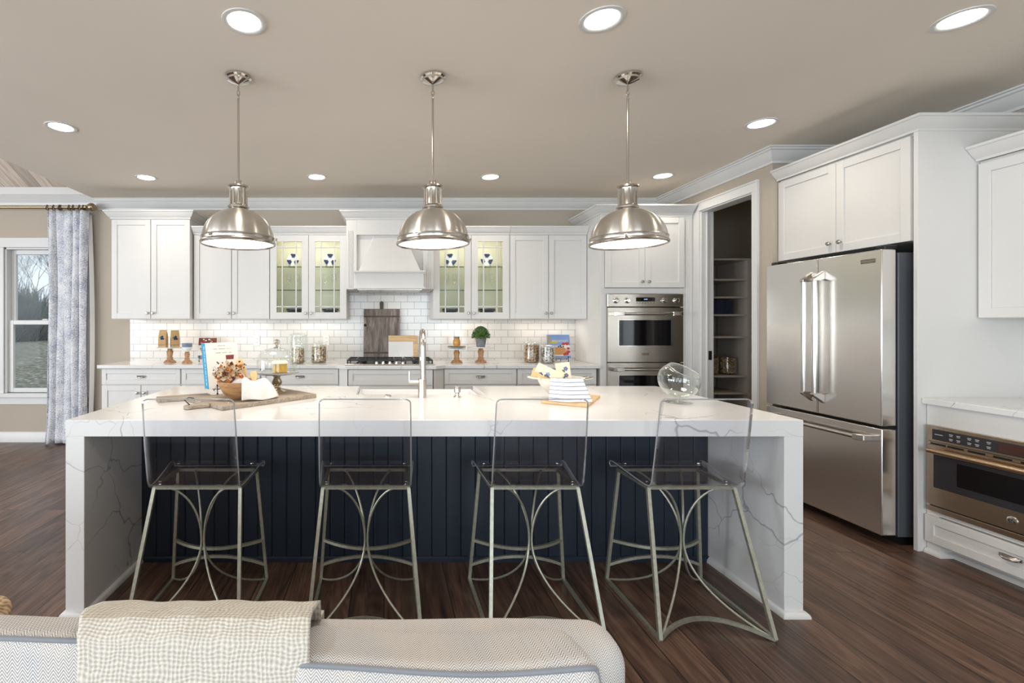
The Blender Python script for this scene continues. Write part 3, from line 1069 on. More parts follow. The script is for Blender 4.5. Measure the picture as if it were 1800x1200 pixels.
def plate_on_stand(x, label):
    """display plate resting on a small iron easel"""
    z = 1.9835
    y = 5.36
    p = tag(MB().lathe([(0.0005, 0.0), (0.05, 0.0), (0.066, -0.008), (0.068, -0.010), (0.064, -0.010), (0.048, -0.003), (0.0005, -0.003)], (x, y, z + 0.093), 32, 'y', False, False)
            .build('display_plate', M['ceramic'], loc=(x, y, z + 0.02)), label, 'plate', 'blue and white display plates')
    mb_ = MB()
    T = lambda u, v, h: (x + u, y - 0.0035 - h + (abs(math.hypot(u, v)) > 0.05) * -(math.hypot(u, v) - 0.05) * 0.45, z + 0.093 + v)
    r = random.Random(int(x * 100))
    for k in range(3):
        a = PI / 2 + k * 2 * PI / 3 + r.uniform(-.15, .15)
        bx_, bz_ = 0.062 * math.cos(a), 0.062 * math.sin(a)
        for j in range(6):
            aa = a + PI + (j - 2.5) * 0.52
            L_ = 0.022 if j in (2, 3) else 0.018
            mb_.disc(bx_ + L_ * math.cos(aa), bz_ + L_ * math.sin(aa), L_, T, 1.0, 0.42, 0.0004 + 0.0001 * j, 0.0012 + 0.0001 * j, 12, aa)
    mb_.build('leaf_motif', M['ink'], p, smooth=False)
    e = MB()
    for s_ in (-1, 1):
        e.tube([(x + s_ * 0.04, y - 0.028, z + 0.0025), (x + s_ * 0.04, y - 0.03, z + 0.026), (x + s_ * 0.036, y + 0.006, z + 0.024), (x + s_ * 0.012, y + 0.014, z + 0.11)], 0.0022, 6)
    e.tube([(x - 0.04, y - 0.028, z + 0.0025), (x + 0.04, y - 0.028, z + 0.0025)], 0.002, 6)
    e.tube([(x, y + 0.016, z + 0.11), (x, y + 0.055, z + 0.0025)], 0.002, 6)
    tag(e.build('plate_easel', M['iron'], loc=(x, y, z)), 'black wire easel under the ' + label.split(',')[0], 'easel', 'plate easels')


plate_on_stand(-1.02, 'blue leaf plate in the far left glass door, third shelf')
plate_on_stand(-0.606, 'blue leaf plate left of the range hood frieze')
plate_on_stand(0.745, 'blue leaf plate just right of the middle pendant')
plate_on_stand(1.15, 'blue leaf plate behind the fourth glass door')


def dish_stack(x, label):
    z0_ = 1.4275
    t = thing('dish_stack', label, 'dishes', (x, 5.34, z0_), 'stacks of patterned bowls')
    for k in range(3):
        MB().lathe([(0.035, 0), (0.05, 0.004), (0.085, 0.03), (0.088, 0.034), (0.084, 0.034), (0.048, 0.008), (0.002, 0.006)], (x, 5.34, z0_ + 0.02 * k), 28).build('bowl', M['ceramic'] if k < 2 else M['dinner'], t)
    MB().lathe([(0.05, 0.0), (0.09, 0.006), (0.092, 0.022), (0.088, 0.026), (0.02, 0.024)], (x, 5.34, z0_ + 0.075), 32).build('plate', M['dinner'], t)


for x, lb in ((-1.0, 'patterned bowls and plates at the bottom of the leftmost glass door'), (-0.6, 'patterned bowls and plates at the bottom of the glass door beside the hood'),
              (0.74, 'patterned bowls and plates behind the glass door right of the hood'), (1.15, 'patterned bowls and plates behind the last glass door')):
    dish_stack(x, lb)


def wine_glass(x, y, label):
    z = 1.7295
    return tag(MB().lathe([(0.03, 0), (0.03, 0.002), (0.004, 0.006), (0.004, 0.075), (0.012, 0.085), (0.03, 0.11), (0.034, 0.14), (0.027, 0.185)], (x, y, z), 20, cap1=False)
               .build('wine_glass', M['glass'], loc=(x, y, z)), label, 'glass', 'stemmed glasses on the middle glass shelf')


for x, lb in ((-1.06, 'stemmed glass at the left in the leftmost glass door'), (-0.97, 'stemmed glass at the right in the leftmost glass door'),
              (-0.66, 'left stemmed glass behind the glass door beside the hood'), (-0.56, 'right stemmed glass behind the glass door beside the hood'),
              (0.70, 'left stemmed glass behind the glass door right of the hood'), (0.79, 'right stemmed glass behind the glass door right of the hood'),
              (1.11, 'left stemmed glass behind the last glass door'), (1.20, 'right stemmed glass behind the last glass door')):
    wine_glass(x, 5.33, lb)

# range hood
hd = thing('range_hood', 'white wooden range hood with tapered front between the glass cabinets', 'range hood', (0.05, 5.2, 1.72))
HX0, HX1, HF = -0.395, 0.518, 5.0
mb = MB()
mb.box(HX0, HX0 + 0.11, HF, UB, 1.72, 2.45)
mb.box(HX1 - 0.11, HX1, HF, UB, 1.72, 2.45)
mb.box(HX0 + 0.11, HX1 - 0.11, HF, UB, 2.29, 2.45)
mb.box(HX0 + 0.11, HX1 - 0.11, HF + 0.035, UB, 1.75, 2.29)
mb.build('surround', M['cab'], hd, smooth=False, bevel=0.002)
for s_, xa in ((1, HX0 + 0.012), (-1, HX1 - 0.012)):
    mb = MB()
    for k in range(3):
        xx = xa + s_ * (0.012 + 0.02 * k)
        mb.tube([(xx, HF - 0.001, 1.74), (xx, HF - 0.001, 2.33)], 0.006, 8)
    mb.build('fluting', M['cab'], hd)
mb = MB()
xl, xr2 = -0.105, 0.222
bl, br_ = -0.262, 0.378
zt_, zb_ = 2.285, 1.89
mb.add([(xl, HF + 0.034, zt_), (xr2, HF + 0.034, zt_), (br_, 4.87, zb_), (bl, 4.87, zb_), (xl, UB - 0.02, zt_), (xr2, UB - 0.02, zt_), (br_, UB - 0.02, zb_), (bl, UB - 0.02, zb_)],
       [(0, 1, 2, 3), (4, 5, 6, 7), (0, 3, 7, 4), (1, 2, 6, 5), (0, 1, 5, 4), (3, 2, 6, 7)])
mb.build('canopy_taper', M['cab'], hd, smooth=False, bevel=0.003)
mb = MB()
mb.box(-0.287, 0.403, 4.85, UB - 0.02, 1.725, 1.885)
mb.build('apron', M['cab'], hd, smooth=False, bevel=0.002)
mb = MB()
mb.box(-0.305, 0.421, 4.832, 4.99, 1.88, 1.9)
mb.box(-0.305, 0.421, 4.832, 4.99, 1.712, 1.728)
mb.box(-0.298, 0.414, 4.84, 4.99, 1.868, 1.88)
mb.build('ledge', M['cab'], hd, smooth=False, bevel=0.004, seg=2)
MB().box(-0.27, 0.386, 4.87, 5.4, 1.706, 1.722).build('filter_insert', M['steel_x'], hd, smooth=False)
crown(hd, [(HX0, UB), (HX0, HF), (HX1, HF), (HX1, UB)], 2.535, [(o * 1.1, z) for o, z in UC])
area('hood_lamp', (0.05, 5.15, 1.70), (0, 0, 0), 0.4, 0.1, 1.2, (1, 0.9, 0.78))

# base cabinets and counter along the back wall
BF = 4.85
CT = 0.943
BXL, BXR = -2.87, 2.16
bt = CT - 0.034


def base_cab(label, x0, x1, face, doors=True, ndraw=1, cupb=True, name='base_cabinet'):
    t = thing(name, label, 'cabinet', ((x0 + x1) / 2, face + 0.2, 0), 'white base cabinets along the back wall')
    mb_ = MB()
    mb_.box(x0, x1, face + 0.021, UB, 0.1, bt)
    mb_.box(x0, x1, face + 0.09, UB, 0, 0.1)
    mb_.build('body', M['cab'], t, smooth=False)
    T = TY(face)
    dr = shaker(t, 'drawer', x0 + 0.003, x1 - 0.003, 0.745, bt - 0.008, T, st=0.045)
    if cupb:
        cup(dr, (x0 + x1) / 2, 0.822, T)
    if doors:
        xm = (x0 + x1) / 2
        for a, b, kx in ((x0, xm, xm - 0.035), (xm, x1, xm + 0.035)):
            q = shaker(t, 'door', a + 0.003, b - 0.001, 0.105, 0.738, T)
            knob(q, kx, 0.66, T)
    else:
        for a, b in ((0.105, 0.42), (0.424, 0.738)):
            q = shaker(t, 'drawer', x0 + 0.003, x1 - 0.003, a, b, T)
            if cupb:
                cup(q, (x0 + x1) / 2, (a + b) / 2, T)
    return t


base_cab('white base cabinet with two doors at the curtain end of the back counter', -2.87, -2.065, BF)
base_cab('white base cabinet behind the cookbook and wooden bowl', -2.06, -1.255, BF)
base_cab('white base cabinet just left of the cooktop section', -1.25, -0.46, BF, False)
base_cab('white drawer base bumped out under the cooktop', -0.36, 0.49, BF - 0.08, False, cupb=False)
base_cab('white drawer base just right of the cooktop section', 0.61, 1.348, BF, False)
base_cab('white drawer base next to the oven tower', 1.353, 2.16, BF, False)
for nm, lb, q in (('filler_post', 'white angled filler post left of the cooktop base', [(-0.455, BF), (-0.365, BF - 0.08), (-0.365, BF + 0.3), (-0.455, BF + 0.3)]),
                  ('filler_post', 'white angled filler post right of the cooktop base', [(0.495, BF - 0.08), (0.605, BF), (0.605, BF + 0.3), (0.495, BF + 0.3)])):
    tag(MB().prism(q, 0.0, bt).build(nm, M['cab'], smooth=False, loc=(q[0][0], BF, 0)), lb, 'filler post')
poly = [(-2.897, UB), (-2.897, BF - 0.03), (-0.475, BF - 0.03), (-0.385, BF - 0.11), (0.515, BF - 0.11), (0.62, BF - 0.03), (2.185, BF - 0.03), (2.185, UB)]
tag(MB().prism(poly, bt, CT).build('countertop', M['marble'], smooth=False, bevel=0.003, seg=2, loc=(0, BF, bt)), 'white veined quartz countertop along the back wall', 'countertop')

# cooktop
ck = thing('gas_cooktop', 'stainless gas cooktop with black grates under the hood', 'cooktop', (0.06, 5.05, CT))
MB().prism([(-0.395, 4.80), (0.515, 4.80), (0.515, 5.32), (-0.395, 5.32)], CT, CT + 0.012).build('tray', M['steel_x'], ck, smooth=False, bevel=0.004)
for gx in (-0.235, 0.06, 0.355):
    mb = MB()
    for yy in (4.86, 5.06, 5.27):
        mb.bar((gx - 0.14, yy, CT + 0.045), (gx + 0.14, yy, CT + 0.045), 0.013)
    for xx in (gx - 0.135, gx - 0.045, gx + 0.045, gx + 0.135):
        mb.bar((xx, 4.85, CT + 0.045), (xx, 5.28, CT + 0.045), 0.013)
    for xx in (gx - 0.135, gx + 0.135):
        for yy in (4.86, 5.27):
            mb.bar((xx, yy, CT + 0.012), (xx, yy, CT + 0.045), 0.014)
    mb.build('grate', M['black'], ck, smooth=False)
for gx, gy in ((-0.235, 4.94), (-0.235, 5.18), (0.06, 5.1), (0.355, 4.94), (0.355, 5.18)):
    MB().lathe([(0.05, 0), (0.05, 0.008), (0.032, 0.01), (0.032, 0.02), (0.028, 0.024), (0.002, 0.024)], (gx, gy, CT + 0.012), 20).build('burner', M['black'], ck)
for k in range(5):
    MB().lathe([(0.017, 0), (0.017, 0.016), (0.013, 0.026), (0.004, 0.027)], (-0.075 + 0.067 * k, 4.83, CT + 0.012), 16).build('knob', M['chrome'], ck)

# oven tower
OX0, OX1, OF = 2.196, 3.13, 4.85
ot = thing('oven_tower', 'tall white cabinet housing the double wall oven', 'cabinet', ((OX0 + OX1) / 2, 5.1, 0))
VX0, VX1 = 2.255, 3.02
mb = MB()
mb.box(OX0, OX0 + 0.02, OF + 0.04, UB, 0, 2.47)
mb.box(OX1 - 0.02, OX1, OF + 0.04, UB, 0, 2.47)
mb.box(OX0 + 0.02, OX1 - 0.02, OF + 0.041, UB, 1.69, 2.47)
mb.box(OX0 + 0.02, OX1 - 0.02, OF + 0.041, UB, 0.1, 0.33)
mb.box(OX0 + 0.02, OX1 - 0.02, UB - 0.02, UB, 0.33, 1.69)
mb.box(OX0 + 0.0, VX0 + 0.006, OF, OF + 0.04, 0, 1.665)
mb.box(VX1 - 0.006, OX1, OF, OF + 0.04, 0, 1.665)
mb.box(OX0, OX1, OF, OF + 0.04, 1.665, 1.722)
mb.box(OX0, 2.238, OF, OF + 0.04, 1.722, 2.44)
mb.box(3.04, OX1, OF, OF + 0.04, 1.722, 2.44)
mb.box(OX0, OX1, OF, OF + 0.04, 2.44, 2.47)
mb.box(VX0 + 0.006, VX1 - 0.006, OF, OF + 0.04, 0.1, 0.33)
mb.box(OX0 + 0.02, OX1 - 0.02, OF + 0.06, OF + 0.08, 0, 0.1)
mb.build('body', M['cab'], ot, smooth=False, bevel=0.0015)
mb = MB()
for xx in (3.075, 3.09, 3.105):
    mb.tube([(xx, OF - 0.001, 0.2), (xx, OF - 0.001, 2.4)], 0.005, 8)
mb.build('fluting', M['cab'], ot)
T = TY(OF - 0.02)
for a, b, kx in ((2.238, 2.639, 2.605), (2.639, 3.04, 2.673)):
    q = shaker(ot, 'door', a, b, 1.725, 2.435, T)
    knob(q, kx, 1.785, T)
q = shaker(ot, 'drawer', 2.238, 3.04, 0.115, 0.325, T)
cup(q, 2.639, 0.22, T)
crown(ot, [(OX0, UB), (OX0, OF), (OX1, OF)], 2.555, [(o * 1.35, z) for o, z in UC])

ov = thing('double_oven', 'stainless steel double wall oven in the white tower', 'oven', ((VX0 + VX1) / 2, OF, 0.34))
MB().box(VX0 + 0.015, VX1 - 0.015, OF + 0.005, UB - 0.05, 0.345, 1.655).build('case', M['black'], ov, smooth=False)
OFX = OF - 0.03
pn = MB().box(VX0, VX1, OFX, OF + 0.012, 1.532, 1.66).build('control_panel', M['steel_x'], ov, smooth=False, bevel=0.003)
cx = (VX0 + VX1) / 2
MB().box(cx - 0.095, cx + 0.095, OFX - 0.002, OFX + 0.004, 1.585, 1.626).build('display', M['black_gloss'], pn, smooth=False)
text('12:00', 0.017, M['display'], 'clock_digits', pn, lambda u, v, h: (cx + u, OFX - 0.0022 + h, 1.606 + v))
for k in range(7):
    MB().lathe([(0.004, 0), (0.004, -0.002)], (cx - 0.085 + 0.028 * k, OFX, 1.57), 8, 'y').build('button', M['panel_dark'], pn)
for kx in (2.34, 2.455, 2.825, 2.945):
    kb = MB().lathe([(0.03, 0), (0.03, -0.004), (0.022, -0.006), (0.021, -0.026), (0.016, -0.03), (0.003, -0.03)], (kx, OFX, 1.595), 24, 'y').build('knob', M['chrome'], pn)
    MB().box(kx - 0.002, kx + 0.002, OFX - 0.032, OFX - 0.028, 1.595, 1.613).build('pointer', M['slot'], kb, smooth=False)


def oven_door(zb, zt, badge):
    g = 0.055
    d_ = MB()
    wx0, wx1, wz0, wz1 = VX0 + 0.115, VX1 - 0.115, zb + 0.165, zt - 0.125
    y0, y1 = OFX, OF + 0.012
    d_.box(VX0 + 0.002, wx0, y0, y1, zb, zt)
    d_.box(wx1, VX1 - 0.002, y0, y1, zb, zt)
    d_.box(wx0, wx1, y0, y1, zb, wz0)
    d_.box(wx0, wx1, y0, y1, wz1, zt)
    o = d_.build('oven_door', M['steel_x'], ov, smooth=False)
    MB().box(wx0, wx1, y0 + 0.008, y1, wz0, wz1).build('window', M['black_gloss'], o, smooth=False)
    f = MB()
    for (a, b, c_, e) in ((wx0 - 0.008, wx1 + 0.008, wz1, wz1 + 0.006), (wx0 - 0.008, wx1 + 0.008, wz0 - 0.006, wz0), (wx0 - 0.008, wx0, wz0, wz1), (wx1, wx1 + 0.008, wz0, wz1)):
        f.box(a, b, y0 - 0.002, y0 + 0.004, c_, e)
    f.build('window_bezel', M['handle'], o, smooth=False)
    hz = zt - 0.062
    MB().tube([(VX0 + 0.06, y0 - 0.055, hz), (VX1 - 0.06, y0 - 0.055, hz)], 0.0135, 16).build('handle', M['handle'], o)
    for s_, xa in ((1, VX0 + 0.035), (-1, VX1 - 0.035)):
        MB().prism([(xa, y0), (xa, y0 - 0.06), (xa + s_ * 0.03, y0 - 0.074), (xa + s_ * 0.105, y0 - 0.068), (xa + s_ * 0.105, y0 - 0.045), (xa + s_ * 0.02, y0)], hz - 0.02, hz + 0.02).build('handle_bracket', M['handle'], o, smooth=False, bevel=0.003)
    if badge:
        b_ = MB().box(cx - 0.036, cx + 0.036, y0 - 0.002, y0 + 0.002, zb + 0.068, zb + 0.09).build('badge', M['brass_tag'], o, smooth=False)


oven_door(0.975, 1.522, True)
oven_door(0.345, 0.965, True)

# ------------------------------------------------------------------ island
IX0, IX1, IY0, IY1, IZ = -1.482, 1.951, 2.222, 3.43, 0.915
LT = 0.088
SX0, SX1, SY0 = -0.176, 0.637, 3.02
it = thing('island_worktop', 'white veined quartz waterfall worktop of the island', 'worktop', (0.235, 2.8, 0))
tb = IZ - 0.077
mb = MB()
mb.prism([(IX0, IY0), (IX1, IY0), (IX1, IY1), (SX1, IY1), (SX1, SY0), (SX0, SY0), (SX0, IY1), (IX0, IY1)], tb, IZ)
mb.build('top_slab', M['marble'], it, smooth=False, bevel=0.0025, seg=2)
for xa in (IX0, IX1 - LT):
    MB().box(xa, xa + LT, IY0 + 0.0005, IY1, 0.0, tb).build('waterfall_side', M['marble'], it, smooth=False, bevel=0.002)
PY = 2.743
SH = [(0, 0), (0.02, 0), (0.02, 0.008), (0.016, 0.018), (0.008, 0.026), (0, 0.028)]
MB().sweep([(IX0 + LT, PY), (IX0 + LT, IY0), (IX0, IY0), (IX0, IY1)], SH, 0, -1).build('shoe_moulding', M['trim'], it)
MB().sweep([(IX1, IY1), (IX1, IY0), (IX1 - LT, IY0), (IX1 - LT, PY)], SH, 0, -1).build('shoe_moulding', M['trim'], it)
ic = thing('island_cabinet', 'navy beadboard cabinet under the island worktop', 'cabinet', (0.235, 2.9, 0))
mb = MB()
ca, cb = IX0 + LT + 0.001, IX1 - LT - 0.001
mb.box(ca, cb, PY + 0.012, PY + 0.03, 0.0, tb - 0.001)
mb.box(ca, SX0 - 0.02, PY + 0.03, IY1 - 0.03, 0.1, tb - 0.001)
mb.box(SX1 + 0.02, cb, PY + 0.03, IY1 - 0.03, 0.1, tb - 0.001)
mb.box(SX0 - 0.02, SX1 + 0.02, PY + 0.03, IY1 - 0.03, 0.1, 0.60)
mb.build('body', M['navy'], ic, smooth=False)
mb = MB()
bw = 0.083
n = int((cb - ca) / bw)
bw = (cb - ca) / n
for k in range(n):
    a = ca + k * bw
    mb.prism([(a + 0.001, PY + 0.012), (a + 0.001, PY + 0.004), (a + 0.006, PY), (a + bw - 0.006, PY), (a + bw - 0.001, PY + 0.004), (a + bw - 0.001, PY + 0.012)], 0.0, tb - 0.001)
mb.build('beadboard_panel', M['navy'], ic, smooth=False)
MB().sweep([(ca, PY), (cb, PY)], [(0, 0), (0.014, 0), (0.014, 0.022), (0.006, 0.03), (0, 0.03)], 0, 1).build('shoe_moulding', M['navy'], ic)

# sink, faucet, dispenser, button
sk = thing('farmhouse_sink', 'white apron front sink set into the island', 'sink', (0.23, 3.25, 0.62))
mb = MB()
sz = 0.888
sx0, sx1, sy0, sy1 = SX0 + 0.002, SX1 - 0.002, SY0 - 0.015, IY1 + 0.04
sx0i, sx1i = SX0 - 0.015, SX1 + 0.015
mb.box(sx0, sx1, SY0 + 0.002, SY0 + 0.022, 0.66, sz - 0.03)
mb.box(sx0, sx1, sy1 - 0.022, sy1, 0.62, sz)
mb.box(sx0, sx0 + 0.022, SY0 + 0.022, sy1 - 0.022, 0.66, sz)
mb.box(sx1 - 0.022, sx1, SY0 + 0.022, sy1 - 0.022, 0.66, sz)
mb.box(sx0, sx1, SY0 + 0.002, sy1 - 0.022, 0.62, 0.66)
mb.build('basin', M['sink'], sk, smooth=False, bevel=0.006, seg=2)
MB().lathe([(0.045, 0), (0.045, 0.003), (0.03, 0.001), (0.002, 0.001)], (0.23, 3.24, 0.66), 20).build('drain', M['chrome'], sk)
fa = thing('faucet', 'tall brushed nickel gooseneck faucet on the island', 'faucet', (0.232, 2.9, IZ))
MB().lathe([(0.0255, 0), (0.0255, 0.112), (0.024, 0.114), (0.02, 0.114)], (0.232, 2.9, IZ), 24).build('body', M['nickel'], fa)
pts = [(0.238, 2.9, IZ + 0.1), (0.238, 2.9, IZ + 0.30)]
for k in range(1, 15):
    a = PI * k / 14
    pts.append((0.238 + 0.006 * k / 14, 2.9 + 0.1 - 0.1 * math.cos(a), IZ + 0.30 + 0.1 * math.sin(a)))
pts.append((0.246, 3.1, IZ + 0.24))
MB().tube(pts, 0.0165, 16).build('spout', M['nickel'], fa)
MB().lathe([(0.0165, 0), (0.0185, -0.004), (0.0185, -0.07), (0.016, -0.075), (0.003, -0.075)], (0.246, 3.1, IZ + 0.245), 20).build('spray_head', M['nickel'], fa)
hd_ = MB()
hd_.tube([(0.21, 2.9, IZ + 0.093), (0.15, 2.9, IZ + 0.093)], 0.012, 14)
hd_.tube([(0.155, 2.9, IZ + 0.093), (0.155, 2.9, IZ + 0.16)], 0.0055, 10)
hd_.build('lever', M['nickel'], fa)
tag(MB().lathe([(0.022, 0), (0.022, 0.004), (0.012, 0.014), (0.011, 0.024), (0.019, 0.032), (0.0195, 0.062), (0.017, 0.066), (0.003, 0.066)], (0.446, 2.907, IZ), 20)
    .build('soap_dispenser', M['nickel'], loc=(0.446, 2.907, IZ)), 'short nickel soap dispenser beside the faucet', 'soap dispenser')
tag(MB().lathe([(0.023, 0), (0.023, 0.005), (0.017, 0.008), (0.016, 0.012), (0.003, 0.013)], (0.024, 2.93, IZ), 20)
    .build('disposal_button', M['chrome'], loc=(0.024, 2.93, IZ)), 'low round chrome button on the worktop left of the faucet', 'button')

# ------------------------------------------------------------------ bar stools


def make_stool():
    """origin on the floor under the seat centre; back towards -y"""
    t = thing('bar_stool', '', 'bar stool', (0, 0, 0), 'clear acrylic bar stools at the island')
    zt = 0.60
    c = M['champagne']
    nT, nB, fT, fB = (0.200, -0.065), (0.247, -0.245), (0.205, 0.205), (0.249, 0.245)
    for s_ in (-1, 1):
        MB().bar((s_ * nT[0], nT[1], zt), (s_ * nB[0], nB[1], 0.008), 0.0155).build('leg', c, t, smooth=False)
        MB().bar((s_ * fT[0], fT[1], zt), (s_ * fB[0], fB[1], 0.008), 0.0155).build('leg', c, t, smooth=False)
    m_ = MB()
    m_.bar((-nT[0] - .007, nT[1], zt), (nT[0] + .007, nT[1], zt), 0.0155)
    m_.bar((-fT[0] - .007, fT[1], zt), (fT[0] + .007, fT[1], zt), 0.0155)
    for s_ in (-1, 1):
        m_.bar((s_ * nT[0], nT[1], zt), (s_ * fT[0], fT[1], zt), 0.0155)
    m_.build('seat_frame', c, t, smooth=False)
    for s_ in (-1, 1):
        MB().bar((s_ * nB[0], nB[1], 0.008), (s_ * fB[0], fB[1], 0.008), 0.0155).build('base_rail', c, t, smooth=False)

    def arch(x, y, z, dy, dz, w_=0.0145, nm='stretcher'):
        pts_ = [(x * (-1 + 2 * k / 14), y + dy * (1 - (-1 + k / 7) ** 2), z + dz * (1 - (-1 + k / 7) ** 2)) for k in range(15)]
        MB().tube(pts_, w_ * 0.7, 4, rot=PI / 4).build(nm, c, t, smooth=False)
    arch(nB[0], nB[1], 0.008, 0.10, 0.03, nm='base_arch')
    arch(0.235, 0.232, 0.222, -0.10, 0.0, nm='footrest')
    arch(0.245, 0.241, 0.085, -0.02, 0.055, nm='base_arch')
    zc = 0.325
    for s_ in (-1, 1):
        for (tx, ty, bx, by) in ((0.145, -0.065, nB[0] - 0.01, nB[1] + 0.01), (0.12, 0.205, fB[0] - 0.01, fB[1] - 0.01)):
            pts_ = []
            A = math.radians(78)
            B = math.radians(66)
            yc = 0.0
            for k in range(14, 0, -1):
                th = A * k / 14
                q = (1 - math.cos(th)) / (1 - math.cos(A))
                pts_.append((s_ * (0.006 + (tx - 0.006) * q), yc + (ty - yc) * (q if ty > 0 else q), zc + (zt - zc) * math.sin(th) / math.sin(A)))
            pts_.append((s_ * 0.006, yc, zc))
            for k in range(1, 15):
                th = B * k / 14
                q = (1 - math.cos(th)) / (1 - math.cos(B))
                pts_.append((s_ * (0.006 + (bx - 0.006) * q), yc + (by - yc) * q, zc - (zc - 0.012) * math.sin(th) / math.sin(B)))
            MB().tube(pts_, 0.0052, 8).build('curved_brace', c, t)
    # acrylic shell: seat with rolled front lip and upright back in one bent sheet
    prof = [(0.232, 0.612, 0.236), (0.236, 0.628, 0.238), (0.226, 0.641, 0.238), (0.205, 0.645, 0.238), (0.17, 0.642, 0.235), (0.08, 0.628, 0.225), (0.0, 0.617, 0.216), (-0.06, 0.612, 0.211), (-0.085, 0.614, 0.209), (-0.102, 0.625, 0.208), (-0.112, 0.645, 0.208),
            (-0.122, 0.70, 0.208), (-0.14, 0.80, 0.207), (-0.158, 0.92, 0.205), (-0.171, 1.01, 0.203), (-0.1722, 1.018, 0.200), (-0.1733, 1.0245, 0.192), (-0.174, 1.028, 0.180)]
    nu = 13
    vs_, fs = [], []
    for y, z, hw in prof:
        for i in range(nu):
            vs_.append((-hw + 2 * hw * i / (nu - 1), y, z))
    for j in range(len(prof) - 1):
        for i in range(nu - 1):
            a = j * nu + i
            fs.append((a, a + 1, a + nu + 1, a + nu))
    sh = MB().add(vs_, fs).build('acrylic_shell', M['acrylic'], t, solid=0.010, angle=60)
    # the polished rim of the sheet reads as a bright line
    rim = MB()
    path = [(-hw, y, z) for y, z, hw in prof] + [(hw, y, z) for y, z, hw in reversed(prof)]
    rim.tube(path, 0.0033, 6, True)
    rim.build('polished_edge', M['glass_edge'], sh)
    for s_ in (-1, 1):
        for y in (-0.03, 0.17):
            z = 0.6205 if y < 0 else 0.647
            MB().lathe([(0.009, 0), (0.009, 0.003), (0.005, 0.005), (0.001, 0.005)], (s_ * 0.19, y, z - 0.004), 12).build('screw_cap', M['chrome'], t)
    for s_ in (-1, 1):
        for (x, y, z) in ((s_ * 0.1, -0.06, 0.6085), ):
            MB().box(x - 0.012, x + 0.012, y - 0.006, y + 0.006, 0.6, 0.6115).build('spacer', M['champagne'], t, smooth=False)
    return t


t_ = NT('acrylic_edge')
t_.base(lin((205, 206, 208)))
t_.b.inputs['Roughness'].default_value = 0.12
t_.b.inputs['Transmission Weight'].default_value = 0.55
t_.b.inputs['IOR'].default_value = 1.49
M['glass_edge'] = t_.m

st0 = make_stool()
st0.location = (-0.87, 2.295, 0)
st0['label'] = 'clear acrylic bar stool nearest the curtain, in front of the wooden bowl'
dup(st0, (-0.085, 2.295, 0), 'clear acrylic bar stool in front of the sink and faucet')
dup(st0, (0.703, 2.295, 0), 'clear acrylic bar stool in front of the striped towel')
dup(st0, (1.432, 2.295, 0), 'clear acrylic bar stool nearest the fridge, in front of the tilted glass bowl')

# ------------------------------------------------------------------ pendants and downlights


def make_pendant():
    """origin at the ceiling"""
    t = thing('pendant_light', '', 'pendant light', (0, 0, 0), 'brushed nickel dome pendants over the island')
    m_ = M['nickel']
    MB().lathe([(0.072, 0), (0.072, -0.012), (0.062, -0.018), (0.06, -0.028), (0.035, -0.04), (0.016, -0.046), (0.006, -0.05)], (0, 0, 0), 32).build('ceiling_plate', M['chrome'], t)
    MB().tube([(0, 0, -0.045), (0, 0, -0.085)], 0.005, 8).build('stem', m_, t)
    lk = MB()
    for k, zc in ((0, -0.097), (1, -0.118)):
        pts_ = []
        for i in range(14):
            a = 2 * PI * i / 14
            u, v = 0.008 * math.cos(a), 0.015 * math.sin(a)
            pts_.append((u if k == 0 else 0, 0 if k == 0 else u, zc + v))
        lk.tube(pts_, 0.0025, 6, True)
    lk.build('chain_link', m_, t)
    MB().tube([(0, 0, -0.125), (0, 0, -0.145), (0, 0, -0.60)], [0.007, 0.0065, 0.0065], 10).build('rod', m_, t)
    nk = MB()
    nk.lathe([(0.008, -0.595), (0.019, -0.598), (0.019, -0.628), (0.02, -0.63)], (0, 0, 0), 24)
    nk.lathe([(0.02, -0.628), (0.058, -0.63), (0.06, -0.638), (0.048, -0.644), (0.046, -0.655), (0.046, -0.735), (0.05, -0.742), (0.06, -0.748), (0.06, -0.756), (0.048, -0.762), (0.05, -0.772)], (0, 0, 0), 32, cap0=False, cap1=False)
    for k in range(10):
        a = 2 * PI * k / 10
        nk.tube([(0.047 * math.cos(a), 0.047 * math.sin(a), -0.65), (0.047 * math.cos(a), 0.047 * math.sin(a), -0.74)], 0.006, 6)
    nk.build('neck', M['nickel'], t)
    dome = []
    for k in range(0, 19):
        a = math.radians(14 + 76 * k / 18)
        dome.append((0.2 * math.sin(a), -0.935 + 0.176 * math.cos(a)))
    dome += [(0.2, -0.938)]
    inner = [(r - 0.004, z - 0.002) for r, z in reversed(dome)]
    MB().lathe(dome + [(0.2, -0.957)] + [(0.196, -0.957)] + inner, (0, 0, 0), 56, cap0=False, cap1=False).build('shade', M['nickel_dome'], t)
    MB().lathe([(0.199, -0.922), (0.204, -0.924), (0.206, -0.93), (0.204, -0.936), (0.203, -0.945), (0.208, -0.95), (0.211, -0.957), (0.208, -0.965), (0.2, -0.968), (0.196, -0.962), (0.196, -0.93)], (0, 0, 0), 56, cap0=False, cap1=False).build('rim_band', M['nickel'], t)
    for k in range(3):
        a = 2 * PI * k / 3 + 0.02
        MB().lathe([(0.006, 0), (0.006, 0.01), (0.009, 0.012), (0.009, 0.018), (0.003, 0.02)], (0, 0, 0), 10, 'x', T=lambda x, y, z, a=a: ((0.203 + x) * math.cos(a) - y * math.sin(a), (0.203 + x) * math.sin(a) + y * math.cos(a), -0.937 + z)).build('thumb_screw', M['chrome'], t)
    MB().lathe([(0.002, -0.968), (0.1, -0.967), (0.17, -0.963), (0.196, -0.957), (0.196, -0.953), (0.002, -0.953)], (0, 0, 0), 48).build('diffuser', M['glow'], t)
    return t


